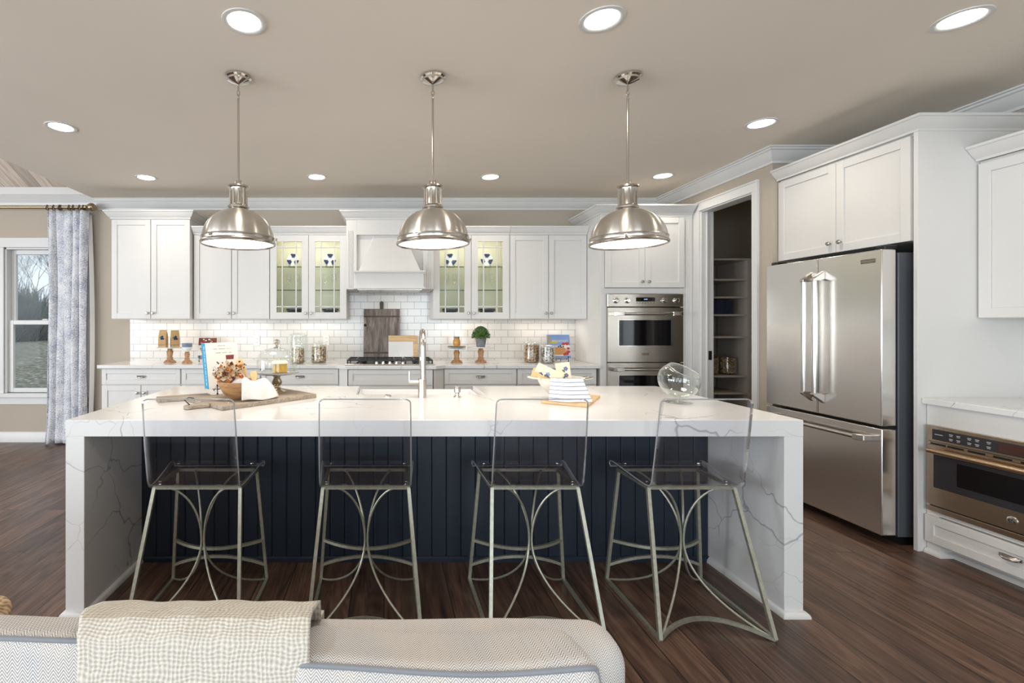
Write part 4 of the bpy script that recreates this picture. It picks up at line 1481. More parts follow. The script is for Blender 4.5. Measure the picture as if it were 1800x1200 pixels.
p0 = make_pendant()
p0.location = (-0.835, 2.74, ZC)
p0['label'] = 'nickel dome pendant lamp nearest the curtain'
dup(p0, (0.280, 2.74, ZC), 'nickel dome pendant lamp in the middle, above the faucet')
dup(p0, (1.397, 2.74, ZC), 'nickel dome pendant lamp nearest the ovens and pantry')
for x in (-0.835, 0.280, 1.397):
    area('pendant_lamp', (x, 2.74, ZC - 0.975), (0, 0, 0), 0.36, 0.36, 4, (1.0, 0.90, 0.78), shape='DISK')


def make_downlight():
    t = thing('recessed_light', '', 'ceiling light', (0, 0, 0), 'recessed ceiling lights')
    MB().lathe([(0.101, 0), (0.1, -0.004), (0.088, -0.006), (0.078, -0.003), (0.0745, -0.0005)], (0, 0, 0), 40, cap0=False, cap1=False).build('trim_ring', M['trim'], t)
    MB().lathe([(0.0755, -0.0012), (0.04, -0.0022), (0.002, -0.0022)], (0, 0, 0), 32, cap0=False).build('lens', M['lamp'], t)
    return t


DL = [((429, 38), 'recessed ceiling light above the first pendant, largest at top left'),
      ((1058, 34), 'recessed ceiling light in front of the third pendant canopy'),
      ((1690, 33), 'recessed ceiling light above the right cabinets, top right corner'),
      ((107, 223), 'recessed ceiling light nearest the vaulted ceiling edge'),
      ((1338, 217), 'recessed ceiling light in front of the pantry corner crown'),
      ((257, 312), 'small recessed ceiling light above the tall left wall cabinet'),
      ((557, 311), 'small recessed ceiling light left of the hood crown'),
      ((862, 311), 'small recessed ceiling light just right of the middle pendant rod'),
      ((1165, 309), 'small recessed ceiling light above the oven tower')]
d0 = make_downlight()
for i, ((px, py), lb) in enumerate(DL):
    dd = 840 * (ZC - EYE) / (568 - py)
    loc = ((px - 675) / 840 * dd, dd, ZC - 0.0005)
    if i == 0:
        d0.location = loc
        d0['label'] = lb
    else:
        dup(d0, loc, lb)
    area('recessed_lamp', (loc[0], loc[1], ZC - 0.012), (0, 0, 0), 0.14, 0.14, 3.6, (1.0, 0.90, 0.77), math.radians(150), 'DISK')

for (x, y, lb) in ((-1.3, 0.35, 'added recessed light to brighten the left half of the sofa, outside the picture'), (0.55, 0.35, 'added recessed light to brighten the right end of the sofa, outside the picture')):  # unseen fittings and lamps added to brighten the sofa top
    dup(d0, (x, y, ZC - 0.0005), lb)
    area('recessed_lamp', (x, y, ZC - 0.012), (0, 0, 0), 0.14, 0.14, 6, (1.0, 0.93, 0.84), math.radians(150), 'DISK')

# ------------------------------------------------------------------ fridge wall
FX = 3.053
FY0, FY1 = 2.931, 3.816
fr = thing('refrigerator', 'stainless steel french door refrigerator', 'refrigerator', (3.45, 3.37, 0))
MB().box(FX + 0.105, XR - 0.01, FY0 + 0.003, FY1 - 0.003, 0.05, 1.80).build('case', M['fridge_case'], fr, smooth=False, bevel=0.004)
MB().box(FX + 0.13, XR - 0.05, FY0 + 0.01, FY1 - 0.01, 0.0, 0.05).build('base_grille', M['black'], fr, smooth=False)
FM = 3.3655
T = TX(FX)


def fdoor(y0, y1, z0_, z1_, nm):
    return MB().box(y0, y1, 0, 0.09, z0_, z1_, T).build(nm, M['steel'], fr, smooth=True, bevel=0.006, seg=3, angle=30)


da = fdoor(FM + 0.002, FY1, 0.732, 1.82, 'door')
db = fdoor(FY0, FM - 0.002, 0.732, 1.82, 'door')
dw = fdoor(FY0, FY1, 0.06, 0.715, 'drawer')
for dd, yh in ((da, FM + 0.042), (db, FM - 0.042)):
    MB().tube([(FX - 0.062, yh, 0.865), (FX - 0.062, yh, 1.675)], 0.0135, 18).build('handle', M['handle'], dd)
    for z, s_ in ((1.675, 1), (0.865, -1)):
        MB().prism([(FX, z + s_ * 0.055), (FX, z - s_ * 0.005), (FX - 0.03, z - s_ * 0.016), (FX - 0.047, z - s_ * 0.016), (FX - 0.078, z - s_ * 0.016), (FX - 0.078, z + s_ * 0.0)], yh - 0.0155, yh + 0.0155, lambda x, z_, y: (x, y, z_)).build('handle_bracket', M['handle'], dd, smooth=False, bevel=0.003)
hz = 0.647
MB().tube([(FX - 0.058, FY0 + 0.1, hz), (FX - 0.058, FY1 - 0.1, hz)], 0.0135, 18).build('handle', M['handle'], dw)
for ya, s_ in ((FY0 + 0.055, 1), (FY1 - 0.055, -1)):
    MB().prism([(FX, ya), (FX - 0.055, ya), (FX - 0.074, ya + s_ * 0.03), (FX - 0.074, ya + s_ * 0.06), (FX - 0.042, ya + s_ * 0.06), (FX, ya + s_ * 0.02)], hz - 0.018, hz + 0.018).build('handle_bracket', M['handle'], dw, smooth=False, bevel=0.003)
bd = MB().box(2.968, 3.06, -0.0025, 0.001, 1.742, 1.769, T).build('badge', M['brass_tag'], db, smooth=False, bevel=0.001)
text('MONOGRAM', 0.0135, M['handle'], 'badge_letters', bd, lambda u, v, h: (FX - 0.0026 + h, 3.014 - u, 1.7555 + v))
MB().box(FX + 0.03, FX + 0.11, FY0 + 0.01, FY0 + 0.07, 1.8205, 1.845).build('hinge_cover', M['black'], fr, smooth=False, bevel=0.004)
MB().box(FX + 0.03, FX + 0.11, FY1 - 0.07, FY1 - 0.01, 1.8205, 1.845).build('hinge_cover', M['black'], fr, smooth=False, bevel=0.004)
MB().box(FX + 0.04, FX + 0.10, FY0 + 0.004, FY0 + 0.05, 0.716, 0.731).build('hinge', M['black'], fr, smooth=False)

GX = 3.20
fc = thing('fridge_cabinet', 'white two door cabinet above the refrigerator with its tall end panel', 'cabinet', (3.5, 3.38, 0))
MB().box(GX + 0.021, XR - 0.002, 2.886, 3.884, 1.868, 2.52).build('body', M['cab'], fc, smooth=False)
T = TX(GX)
fm = 3.386
for a, b, ky in ((2.905, fm, fm - 0.04), (fm, 3.88, fm + 0.04)):
    q = shaker(fc, 'door', a, b, 1.865, 2.505, T)
    knob(q, ky, 1.935, T)
mb = MB()
mb.box(GX - 0.005, XR - 0.002, 2.86, 2.884, 0.0, 2.52)
mb.build('end_panel', M['cab'], fc, smooth=False, bevel=0.001)
crown(fc, [(XR - 0.002, 2.86), (GX - 0.003, 2.86), (GX - 0.003, 3.884)], 2.60, UC, -1)

# right wall: upper cabinet
RX = 3.545
rc = thing('wall_cabinet', 'white wall cabinet on the right wall, cut off by the picture edge', 'cabinet', (3.7, 2.4, 1.40))
MB().box(RX + 0.021, XR - 0.01, 1.0, 2.857, 1.395, 2.33).build('body', M['cab'], rc, smooth=False)
T = TX(RX)
for a, b, ky in ((2.24, 2.853, 2.28), (1.62, 2.238, 2.198), (1.0, 1.618, 1.578)):
    q = shaker(rc, 'door', a, b, 1.397, 2.315, T)
    knob(q, ky, 1.47, T)
crown(rc, [(RX, 2.857), (RX, 1.0)], 2.415, [(o * 1.2, z) for o, z in UC], 1)
# right wall: base cabinet with built-in oven
QX = 3.245
bc = thing('base_cabinet', 'white base cabinet on the right wall holding the built in microwave oven', 'cabinet', (3.5, 2.4, 0))
mb = MB()
MY0, MY1, MZ0, MZ1 = 2.107, 2.868, 0.262, 0.765
mb.box(QX, QX + 0.02, 2.795, 2.857, 0.07, 0.886)
mb.box(QX, QX + 0.02, 1.0, 2.795, MZ1 - 0.012, 0.886)
mb.box(QX, QX + 0.02, 1.0, 2.795, 0.235, MZ0 + 0.012)
mb.box(QX, QX + 0.02, 1.0, MY0 + 0.01, MZ0, MZ1)
mb.box(QX + 0.02, XR - 0.01, 2.835, 2.857, 0.0, 0.886)
mb.box(QX + 0.02, XR - 0.01, 1.0, 2.835, 0.07, 0.235)
mb.box(QX + 0.02, XR - 0.01, 1.0, MY0 - 0.02, 0.235, 0.886)
mb.box(QX + 0.075, QX + 0.09, 1.0, 2.835, 0.0, 0.07)
mb.box(QX, QX + 0.09, 2.79, 2.857, 0.0, 0.07)
mb.build('body', M['cab'], bc, smooth=False, bevel=0.001)
MB().sweep([(QX + 0.075, 1.0), (QX + 0.075, 2.79), (QX, 2.79), (QX, 2.857)], SH, 0, -1).build('shoe_moulding', M['trim'], bc)
T = TX(QX - 0.02)
q = shaker(bc, 'drawer', 2.0, 2.853, 0.072, 0.232, T, st=0.048)
cup(q, 2.46, 0.155, T)
for a_, b_, ky in ((1.0, 1.495, 1.455), (1.495, 1.99, 1.535)):
    q = shaker(bc, 'door', a_, b_, 0.072, 0.872, T)
    knob(q, ky, 0.80, T)
tag(MB().box(QX - 0.03, XR - 0.009, 0.95, 2.858, 0.886, 0.92).build('countertop', M['marble'], smooth=False, bevel=0.003, seg=2, loc=(3.5, 2.4, 0.886)), 'white veined quartz countertop on the right wall cabinet', 'countertop')

mo = thing('built_in_oven', 'stainless built in microwave oven in the right base cabinet', 'oven', (3.3, 2.49, MZ0))
MB().box(QX + 0.022, XR - 0.1, MY0 + 0.02, MY1 - 0.05, MZ0 + 0.015, MZ1 - 0.015).build('case', M['black'], mo, smooth=False)
MX = QX - 0.022
T = TX(MX)
MY1 = 2.838
pn = MB()
pn.box(MY0, MY1, 0, 0.03, 0.672, 0.765, T)
pn = pn.build('control_panel', M['steel_warm'], mo, smooth=False, bevel=0.002)
MB().box(MY0 + 0.02, MY1 - 0.03, -0.002, 0.004, 0.685, 0.746, T).build('control_strip', M['panel_dark'], pn, smooth=False)
MB().box(2.355, 2.505, -0.003, 0.001, 0.692, 0.74, T).build('display', M['display_red'], pn, smooth=False)
kb = MB().lathe([(0.027, 0), (0.027, -0.012), (0.023, -0.022), (0.018, -0.022), (0.016, -0.019), (0.002, -0.019)], (0, 0, 0), 28, 'y', T=lambda x, y, z: (MX - 0.002 + y, 2.305 + x, 0.717 + z)).build('knob', M['chrome'], pn)
mb = MB()
for (ya, wd) in ((2.775, 0.04),):
    mb.box(ya - wd / 2, ya + wd / 2, -0.0026, -0.0015, 0.715, 0.719, T)
for ya in (2.715, 2.68, 2.63, 2.595, 2.545):
    for za in (0.728, 0.703):
        mb.box(ya - 0.009, ya + 0.009, -0.0026, -0.0015, za, za + 0.004, T)
        mb.box(ya - 0.007, ya + 0.007, -0.0026, -0.0015, za - 0.007, za - 0.004, T)
mb.build('button_print', M['print'], pn, smooth=False)
mb = MB()
mb.box(MY0, MY1, 0, 0.03, 0.655, 0.671, T)
mb.build('vent_strip', M['steel_warm'], mo, smooth=False)
mb = MB()
for ya in (2.78, 2.695, 2.60, 2.49, 2.38, 2.27):
    mb.box(ya - 0.038, ya + 0.038, -0.001, 0.004, 0.656, 0.666, T)
mb.build('vent_slot', M['black'], mo, smooth=False)
dr = MB()
A, B, Z0_, Z1_ = MY0 + 0.03, MY1 - 0.035, 0.405, 0.632
dr.box(MY0, A, 0, 0.035, 0.30, 0.653, T)
dr.box(B, MY1, 0, 0.035, 0.30, 0.653, T)
dr.box(A, B, 0, 0.035, 0.30, Z0_, T)
dr.box(A, B, 0, 0.035, Z1_, 0.653, T)
dr = dr.build('oven_door', M['steel_warm'], mo, smooth=False)
MB().box(A, B, 0.003, 0.03, Z0_, Z1_, T).build('door_glass', M['panel_dark'], dr, smooth=False)
MB().box(2.23, 2.69, 0.0015, 0.004, 0.445, 0.575, T).build('window', M['black_gloss'], dr, smooth=False)
MB().tube([(MX - 0.04, MY0 + 0.02, 0.625), (MX - 0.04, MY1 - 0.045, 0.625)], 0.017, 20).build('handle', M['handle_warm'], dr)
for ya in (MY0 + 0.05, MY1 - 0.065):
    MB().tube([(MX, ya, 0.625), (MX - 0.04, ya, 0.625)], 0.009, 10).build('handle_post', M['handle_warm'], dr)
em = MB().lathe([(0.022, 0), (0.022, -0.003), (0.018, -0.005), (0.002, -0.005)], (0, 0, 0), 28, 'y', T=lambda x, y, z: (MX + y, 2.45 + x, 0.352 + z)).build('badge', M['chrome'], dr)
mb = MB()
for s_ in (-1, 1):
    mb.tube([(MX - 0.006, 2.45 + s_ * 0.006 + 0.006 * math.cos(a), 0.352 + 0.009 * math.sin(a)) for a in [2 * PI * k / 14 for k in range(14)]], 0.0012, 5, True)
mb.build('badge_monogram', M['panel_dark'], em)
MB().box(MY0, MY1, 0, 0.03, MZ0, 0.292, T).build('lower_trim', M['steel_warm'], mo, smooth=False, bevel=0.002)
MB().box(MY0 + 0.01, MY1 - 0.01, 0.01, 0.03, 0.292, 0.30, T).build('lower_gap', M['black'], mo, smooth=False)

# ------------------------------------------------------------------ pantry shelves
PYF, PYB = 4.95, 5.40
sh = thing('pantry_shelves', 'grey pantry shelf unit seen through the open doorway', 'shelving', (3.5, 5.15, 0))
mb = MB()
mb.box(3.30, 3.318, PYF, PYB, 0, 2.037)
mb.box(3.765, 3.785, PYF, PYB, 0, 2.037)
mb.build('upright', M['pantry'], sh, smooth=False)
for z in (2.037, 1.825, 1.642, 1.459, 1.23, 0.823, 0.646, 0.45):
    MB().box(3.318, 3.765, PYF, PYB, z - 0.019, z).build('shelf', M['pantry'], sh, smooth=False)
sh2 = thing('pantry_shelves', 'second pantry shelf unit, a narrow strip beside the right door casing', 'shelving', (4.2, 5.15, 0))
mb = MB()
mb.box(3.787, 3.80, PYF, PYB, 0, 2.037)
mb.box(4.6, 4.62, PYF, PYB, 0, 2.037)
mb.build('upright', M['pantry'], sh2, smooth=False)
for z in (2.037, 1.825, 1.459, 1.23, 1.02, 0.646, 0.45):
    MB().box(3.80, 4.6, PYF, PYB, z - 0.019, z).build('shelf', M['pantry'], sh2, smooth=False)
for k in range(8):
    x0_ = 3.375 + 0.033 * k
    hgt = 0.15 - 0.004 * (k % 3)
    t = thing('book', ['navy bound book in the pantry, first of the row', 'navy bound book in the pantry, second of the row', 'navy bound book in the pantry, third of the row', 'navy bound book in the pantry, fourth of the row', 'navy bound book in the pantry, fifth of the row', 'navy bound book in the pantry, sixth of the row', 'navy bound book in the pantry, seventh of the row', 'navy bound book in the pantry, last of the row by the upright'][k], 'book', (x0_, 5.05, 1.459), 'navy books on the pantry shelf')
    MB().box(x0_, x0_ + 0.031, 4.985, 5.11, 1.4595, 1.4595 + hgt).build('cover', M['book_navy'], t, smooth=False, bevel=0.003)
    MB().box(x0_ + 0.004, x0_ + 0.027, 4.989, 5.1105, 1.4595 + hgt - 0.004, 1.4595 + hgt + 0.0006).build('pages', M['label_white'], t, smooth=False)


# ------------------------------------------------------------------ small things on the back counter
def jar(x, y, z, r, h, label, fill=None, fill_mat=None, fill_label=None, lid_h=0.045, group='lidded glass jars'):
    t = thing('glass_jar', label, 'jar', (x, y, z), group)
    MB().lathe([(r * 0.9, 0), (r, 0.006), (r, h - lid_h - 0.03), (r * 0.94, h - lid_h - 0.012), (r * 0.95, h - lid_h - 0.004), (r * 0.91, h - lid_h - 0.004), (r * 0.9, h - lid_h - 0.014), (r * 0.95, h - lid_h - 0.035), (r * 0.95, 0.012), (r * 0.8, 0.008), (0.002, 0.008)], (x, y, z), 32, cap1=False).build('jar_body', M['glass'], t)
    l_ = MB().lathe([(r * 0.98, h - lid_h - 0.004), (r * 1.03, h - lid_h), (r * 1.0, h - lid_h + 0.006), (r * 0.6, h - lid_h + 0.016), (r * 0.16, h - lid_h + 0.02), (r * 0.14, h - 0.018), (r * 0.26, h - 0.01), (r * 0.24, h - 0.003), (r * 0.05, h)], (x, y, z), 32).build('lid', M['glass'], t)
    if fill:
        s_ = MB().lathe([(r * 0.85, 0.009), (r * 0.93, 0.016), (r * 0.93, fill), (r * 0.7, fill + 0.006), (0.002, fill + 0.01)], (x, y, z), 28).build(fill_label.split('|')[0], fill_mat, loc=(x, y, z))
        tag(s_, fill_label.split('|')[1], 'dry food', kind='stuff')
    return t


jar(-0.935, 5.24, CT, 0.104, 0.345, 'tallest glass jar with lid behind the shorter jars on the back counter')
jar(-0.905, 5.02, CT, 0.072, 0.215, 'glass jar of nuts standing in front of the tall empty jar', 0.155, M['nuts'], 'mixed_nuts|mixed nuts filling the jar in front of the tall empty one', 0.035)
jar(-0.70, 5.13, CT, 0.086, 0.235, 'glass jar of nuts nearest the cooktop', 0.17, M['nuts'], 'mixed_nuts|mixed nuts filling the jar nearest the cooktop', 0.035)
jar(1.60, 5.18, CT, 0.086, 0.255, 'larger glass jar of granola on the right back counter', 0.185, M['granola'], 'granola|brown granola filling the larger jar on the right', 0.04)
jar(1.735, 5.06, CT, 0.073, 0.215, 'smaller glass jar of trail mix beside the breakfast cookbook', 0.155, M['oats'], 'trail_mix|speckled trail mix filling the smaller jar by the cookbook', 0.035)
jar(3.485, 5.10, 0.823, 0.075, 0.22, 'glass jar of corks half hidden by the pantry door jamb', 0.17, M['cork'], 'wine_corks|corks in the jar half hidden by the pantry jamb', 0.03, 'pantry jars')
jar(3.658, 5.09, 0.823, 0.08, 0.22, 'glass jar of corks in full view in the pantry', 0.17, M['cork'], 'wine_corks|corks in the fully visible pantry jar', 0.03, 'pantry jars')


def stand(x, y, z, R, H, label, plate='ceramic', base=0.062):
    t = thing('pedestal_stand', label, 'cake stand', (x, y, z), 'wooden pedestal stands on the back counter')
    MB().lathe([(base, 0), (base, 0.010), (base * 0.8, 0.022), (base * 0.52, 0.036), (base * 0.45, 0.045), (base * 0.55, 0.052), (base * 0.4, 0.062), (base * 0.5, H * 0.62), (base * 0.56, H * 0.72), (base * 0.36, H * 0.85), (base * 0.44, H - 0.016), (base * 0.5, H - 0.010)], (x, y, z), 28).build('turned_base', M['turned'], t)
    MB().lathe([(base * 0.5, H - 0.010), (R * 0.96, H - 0.009), (R, H - 0.004), (R, H), (0.002, H)], (x, y, z), 40).build('plate', M[plate], t)
    return t


stand(-2.298, 5.13, CT, 0.128, 0.165, 'wooden pedestal stand carrying two coffee bags')
stand(-2.08, 5.05, CT, 0.058, 0.135, 'small wooden pedestal stand under the blue rimmed bowls', base=0.052)
stand(0.775, 5.10, CT, 0.098, 0.152, 'wooden pedestal stand carrying plates and the honey jar')
stand(1.045, 5.16, CT, 0.15, 0.168, 'wooden pedestal stand under the potted boxwood')


def coffee_bag(x, y, z, wd, h, rz, label, blue=False):
    t = thing('coffee_bag', label, 'coffee bag', (x, y, z), 'kraft coffee bags')
    dp = 0.05
    mb_ = MB()
    a = wd / 2
    prof = [(0.0, 1.0, 1.0), (0.55, 1.0, 0.98), (0.8, 0.97, 0.6), (0.93, 0.95, 0.15), (1.0, 0.95, 0.1)]
    vs_, fs = [], []
    for f, kx, ky in prof:
        for (sx, sy) in ((-1, -1), (1, -1), (1, 1), (-1, 1)):
            vs_.append((x + sx * a * kx, y + sy * dp / 2 * ky, z + h * f))
    for j in range(len(prof) - 1):
        for i in range(4):
            p_ = j * 4 + i
            q_ = j * 4 + (i + 1) % 4
            fs.append((p_, q_, q_ + 4, p_ + 4))
    fs += [(0, 1, 2, 3), tuple(range(len(vs_) - 4, len(vs_)))]
    mb_.add(vs_, fs)
    mb_.build('bag', M['kraft'], t, smooth=False, bevel=0.002)
    T_ = lambda u, v, hh: (x + u, y - dp / 2 - 0.0004 - hh, z + v)
    l_ = MB()
    l_.cur = 0
    l_.disc(0.0, h * 0.52, wd * 0.26, T_, 1.0, 0.9, 0, 0.0006)
    l_.cur = 1
    for (u, v, r_) in ((0.0, 0.47, 0.012), (0.014, 0.44, 0.011), (-0.006, 0.43, 0.010), (0.004, 0.56, 0.012)):
        l_.disc(u, h * v + 0.01, r_, T_, 1, 1, 0.0006, 0.0012, 12)
    l_.cur = 2
    l_.disc(-0.014, h * 0.58, 0.012, T_, 1.3, 0.8, 0.0006, 0.0012, 12, 0.6)
    l_.cur = 0
    l_.prism([(-a * 0.96, 0.008), (a * 0.96, 0.008), (a * 0.96, 0.022), (-a * 0.96, 0.022)], 0, 0.0005, T_)
    l_.cur = 1
    l_.prism([(-a * 0.96, 0.024), (a * 0.96, 0.024), (a * 0.96, 0.028), (-a * 0.96, 0.028)], 0, 0.0005, T_)
    l_.build('label', [M['kraft'] if not blue else M['kraft'], M['label_navy'], M['label_green']], t, smooth=False)
    if blue:
        MB().box(x - a - 0.0008, x - a + 0.0003, y - dp / 2 + 0.004, y + dp / 2 - 0.004, z + 0.004, z + h * 0.55).build('side_label', M['label_navy'], t, smooth=False)
    t.rotation_euler = (0, 0, rz)
    return t


coffee_bag(-2.365, 5.12, CT + 0.165, 0.088, 0.185, -0.1, 'kraft coffee bag at the left on the pedestal stand')
coffee_bag(-2.235, 5.11, CT + 0.165, 0.088, 0.182, 0.55, 'kraft coffee bag with a blue side at the right on the pedestal stand', True)
for k in range(3):
    tag(MB().lathe([(0.03, 0), (0.034, 0.003), (0.05, 0.022), (0.053, 0.036), (0.050, 0.036), (0.046, 0.022), (0.03, 0.006), (0.002, 0.005)], (-2.08, 5.05, CT + 0.1355 + 0.02 * k), 32)
        .build('small_bowl', M['ceramic'] if k == 0 else M['blueware'], loc=(-2.08, 5.05, CT + 0.1355 + 0.02 * k)), ['white bowl, bottom of the stack on the small pedestal', 'blue grey bowl, middle of the stack on the small pedestal', 'blue grey bowl, top of the stack on the small pedestal'][k], 'bowl', 'bowls on the small pedestal')

# plates and honey jar on the third stand
zz = CT + 0.1525
for k in range(3):
    tag(MB().lathe([(0.05, 0), (0.06, 0.002), (0.1 - 0.003 * k, 0.008), (0.102 - 0.003 * k, 0.012), (0.098, 0.012), (0.05, 0.005), (0.002, 0.004)], (0.775, 5.10, zz + 0.008 * k), 36)
        .build('small_plate', [M['ceramic'], M['blueware'], M['gold']][k], loc=(0.775, 5.10, zz + 0.008 * k)), ['white plate, lowest of the stack under the honey jar', 'blue grey plate, middle of the stack under the honey jar', 'gold plate, top of the stack under the honey jar'][k], 'plate', 'plates under the honey jar')
hj = thing('honey_jar', 'amber honey jar with a grey lid on the stacked plates', 'jar', (0.775, 5.10, zz + 0.022))
MB().lathe([(0.030, 0), (0.036, 0.006), (0.04, 0.03), (0.038, 0.055), (0.03, 0.075), (0.029, 0.082)], (0.775, 5.10, zz + 0.0285), 28).build('jar_body', M['honey'], hj)
MB().lathe([(0.032, 0.082), (0.032, 0.098), (0.03, 0.1), (0.002, 0.1)], (0.775, 5.10, zz + 0.0285), 28).build('lid', M['zinc'], hj)

# potted boxwood
pz = CT + 0.1685
pp = thing('potted_plant', 'round boxwood in a grey zinc pot', 'plant', (1.045, 5.16, pz))
MB().lathe([(0.045, 0), (0.064, 0.103), (0.066, 0.106), (0.064, 0.11), (0.058, 0.11), (0.056, 0.1), (0.002, 0.098)], (1.045, 5.16, pz), 32).build('pot', M['zinc'], pp)
lf = MB()
r = random.Random(4)
for k in range(1500):
    a = r.uniform(0, 2 * PI)
    ct_ = r.uniform(-0.15, 1)
    sn = math.sqrt(max(0, 1 - ct_ * ct_))
    rr = 0.096 * r.uniform(0.68, 1.0)
    p = Vector((1.045 + rr * sn * math.cos(a), 5.16 + rr * sn * math.sin(a), pz + 0.108 + rr * ct_ * 1.12))
    nrm = Vector((sn * math.cos(a), sn * math.sin(a), ct_ + 0.15)).normalized()
    tdir = nrm.cross(Vector((r.uniform(-1, 1), r.uniform(-1, 1), r.uniform(-1, 1)))).normalized()
    d_ = (nrm * r.uniform(0.2, 1) + tdir * 0.8).normalized()
    s2 = d_.cross(nrm).normalized() if d_.cross(nrm).length > 1e-4 else tdir
    L, W_ = r.uniform(0.012, 0.018), r.uniform(0.004, 0.006)
    lf.cur = 0 if r.random() < 0.6 else 1
    lf.add([p, p + d_ * L * 0.5 + s2 * W_, p + d_ * L, p + d_ * L * 0.5 - s2 * W_], [(0, 1, 2, 3)])
lf.cur = 1
lf.lathe([(0.002, -0.02)] + [(0.07 * math.sin(PI * k / 10), 0.02 + 0.055 - 0.07 * math.cos(PI * k / 10) * 0.9) for k in range(1, 10)] + [(0.002, 0.14)], (1.045, 5.16, pz + 0.085), 16)
lf.build('foliage', [M['leaf'], M['leaf_dark']], pp, smooth=False)

# dark plank board and marble board leaning on the tile
bd = thing('plank_board', 'large dark reclaimed wood board leaning behind the cooktop', 'cutting board', (-0.02, 5.42, CT))
ln = lambda u, v, h: (-0.025 + u, YB - 0.012 - 0.075 + 0.075 * v / 0.7 - 0.024 + h, CT + 0.0005 + v)
MB().prism([(-0.205, 0), (0.205, 0), (0.205, 0.585), (0.02, 0.585), (0.02, 0.585), (-0.205, 0.585)], 0, 0.022, ln).build('board', M['board_dark'], bd, smooth=False, bevel=0.003)
for v in (0.08, 0.49):
    MB().prism([(-0.205, v), (0.205, v), (0.205, v + 0.018), (-0.205, v + 0.018)], -0.003, 0.0, ln).build('iron_band', M['board_band'], bd, smooth=False)
MB().prism([(-0.022, 0.58), (0.018, 0.58), (0.02, 0.655), (0.012, 0.672), (-0.014, 0.672), (-0.024, 0.655)], -0.004, 0.018, ln).build('handle', M['board_band'], bd, smooth=False, bevel=0.002)
MB().lathe([(0.016, 0), (0.016, -0.003), (0.006, -0.006)], (0, 0, 0), 14, 'y', T=lambda x, y, z: ln(-0.188 + x, 0.4 + z, y)).build('nail_head', M['iron'], bd)
b2 = thing('marble_board', 'marble cutting board with a wooden edge leaning on the dark board', 'cutting board', (0.21, 5.36, CT))
ln2 = lambda u, v, h: (0.215 + u, YB - 0.012 - 0.118 + 0.06 * v / 0.3 - 0.012 + h, CT + 0.0005 + v)
MB().prism([(-0.165, 0), (0.115, 0), (0.115, 0.215), (-0.165, 0.215)], 0, 0.014, ln2).build('marble_slab', M['marble'], b2, smooth=False, bevel=0.002)
mb = MB()
mb.prism([(-0.165, 0.2155), (0.165, 0.2155), (0.165, 0.282), (-0.165, 0.282)], 0, 0.014, ln2)
mb.prism([(0.1155, 0), (0.165, 0), (0.165, 0.215), (0.1155, 0.215)], 0, 0.014, ln2)
mb.build('wood_edge', M['board_light'], b2, smooth=False, bevel=0.002)


def easel(x, y, z, wd, label, lean=0.22):
    e = MB()
    for s_ in (-1, 1):
        e.tube([(x + s_ * wd, y - 0.03, z + 0.005), (x + s_ * wd, y - 0.03, z + 0.055)], 0.003, 6)
        e.lathe([(0.002, 0), (0.006, 0.003), (0.006, 0.008), (0.002, 0.011)], (x + s_ * wd, y - 0.03, z), 10)
        e.lathe([(0.002, 0), (0.006, 0.003), (0.006, 0.008), (0.002, 0.011)], (x + s_ * wd, y - 0.03, z + 0.05), 10)
        e.tube([(x + s_ * wd, y - 0.03, z + 0.032), (x + s_ * wd, y + 0.022, z + 0.03), (x + s_ * wd * 0.3, y + 0.062, z + 0.19)], 0.003, 6)
    e.tube([(x - wd, y - 0.03, z + 0.032), (x + wd, y - 0.03, z + 0.032)], 0.003, 6)
    e.tube([(x, y + 0.03, z + 0.032), (x, y - 0.028, z + 0.03), (x, y - 0.028, z + 0.006)], 0.003, 6)
    e.tube([(x - wd * 0.3, y + 0.062, z + 0.19), (x + wd * 0.3, y + 0.062, z + 0.19)], 0.003, 6)
    e.tube([(x, y + 0.062, z + 0.188), (x, y + 0.11, z + 0.003)], 0.003, 6)
    return tag(e.build('book_easel', M['iron'], loc=(x, y, z)), label, 'easel', 'black iron book easels')


def cookbook(x, y, z, wd, h, label, deco, cover_mat, spine_mat=None, lean=0.19, th=0.028):
    t = thing('cookbook', label, 'book', (x, y, z), 'cookbooks on easels')
    ct2, st2 = math.cos(lean), math.sin(lean)
    # local: u across, v up the cover, h out of the front cover (towards -y)
    T_ = lambda u, v, hh: (x + u, y - 0.004 + v * st2 - hh * ct2 + (0.0), z + v * ct2 - hh * 0 + (th - 0.004) * 0 + hh * -st2 * 0)
    f = MB()
    f.prism([(-wd / 2, 0), (wd / 2, 0), (wd / 2, h), (-wd / 2, h)], -0.003, 0.0, T_)
    f.prism([(-wd / 2, 0), (wd / 2, 0), (wd / 2, h), (-wd / 2, h)], -th, -th + 0.003, T_)
    f.build('cover', cover_mat, t, smooth=False)
    MB().prism([(-wd / 2 - 0.002, 0), (-wd / 2 + 0.002, 0), (-wd / 2 + 0.002, h), (-wd / 2 - 0.002, h)], -th, 0, T_).build('spine', spine_mat or cover_mat, t, smooth=False)
    MB().prism([(-wd / 2 + 0.003, 0.004), (wd / 2 - 0.004, 0.004), (wd / 2 - 0.004, h - 0.004), (-wd / 2 + 0.003, h - 0.004)], -th + 0.003, -0.003, T_).build('pages', M['label_white'], t, smooth=False)
    deco(t, T_, wd, h)
    return t


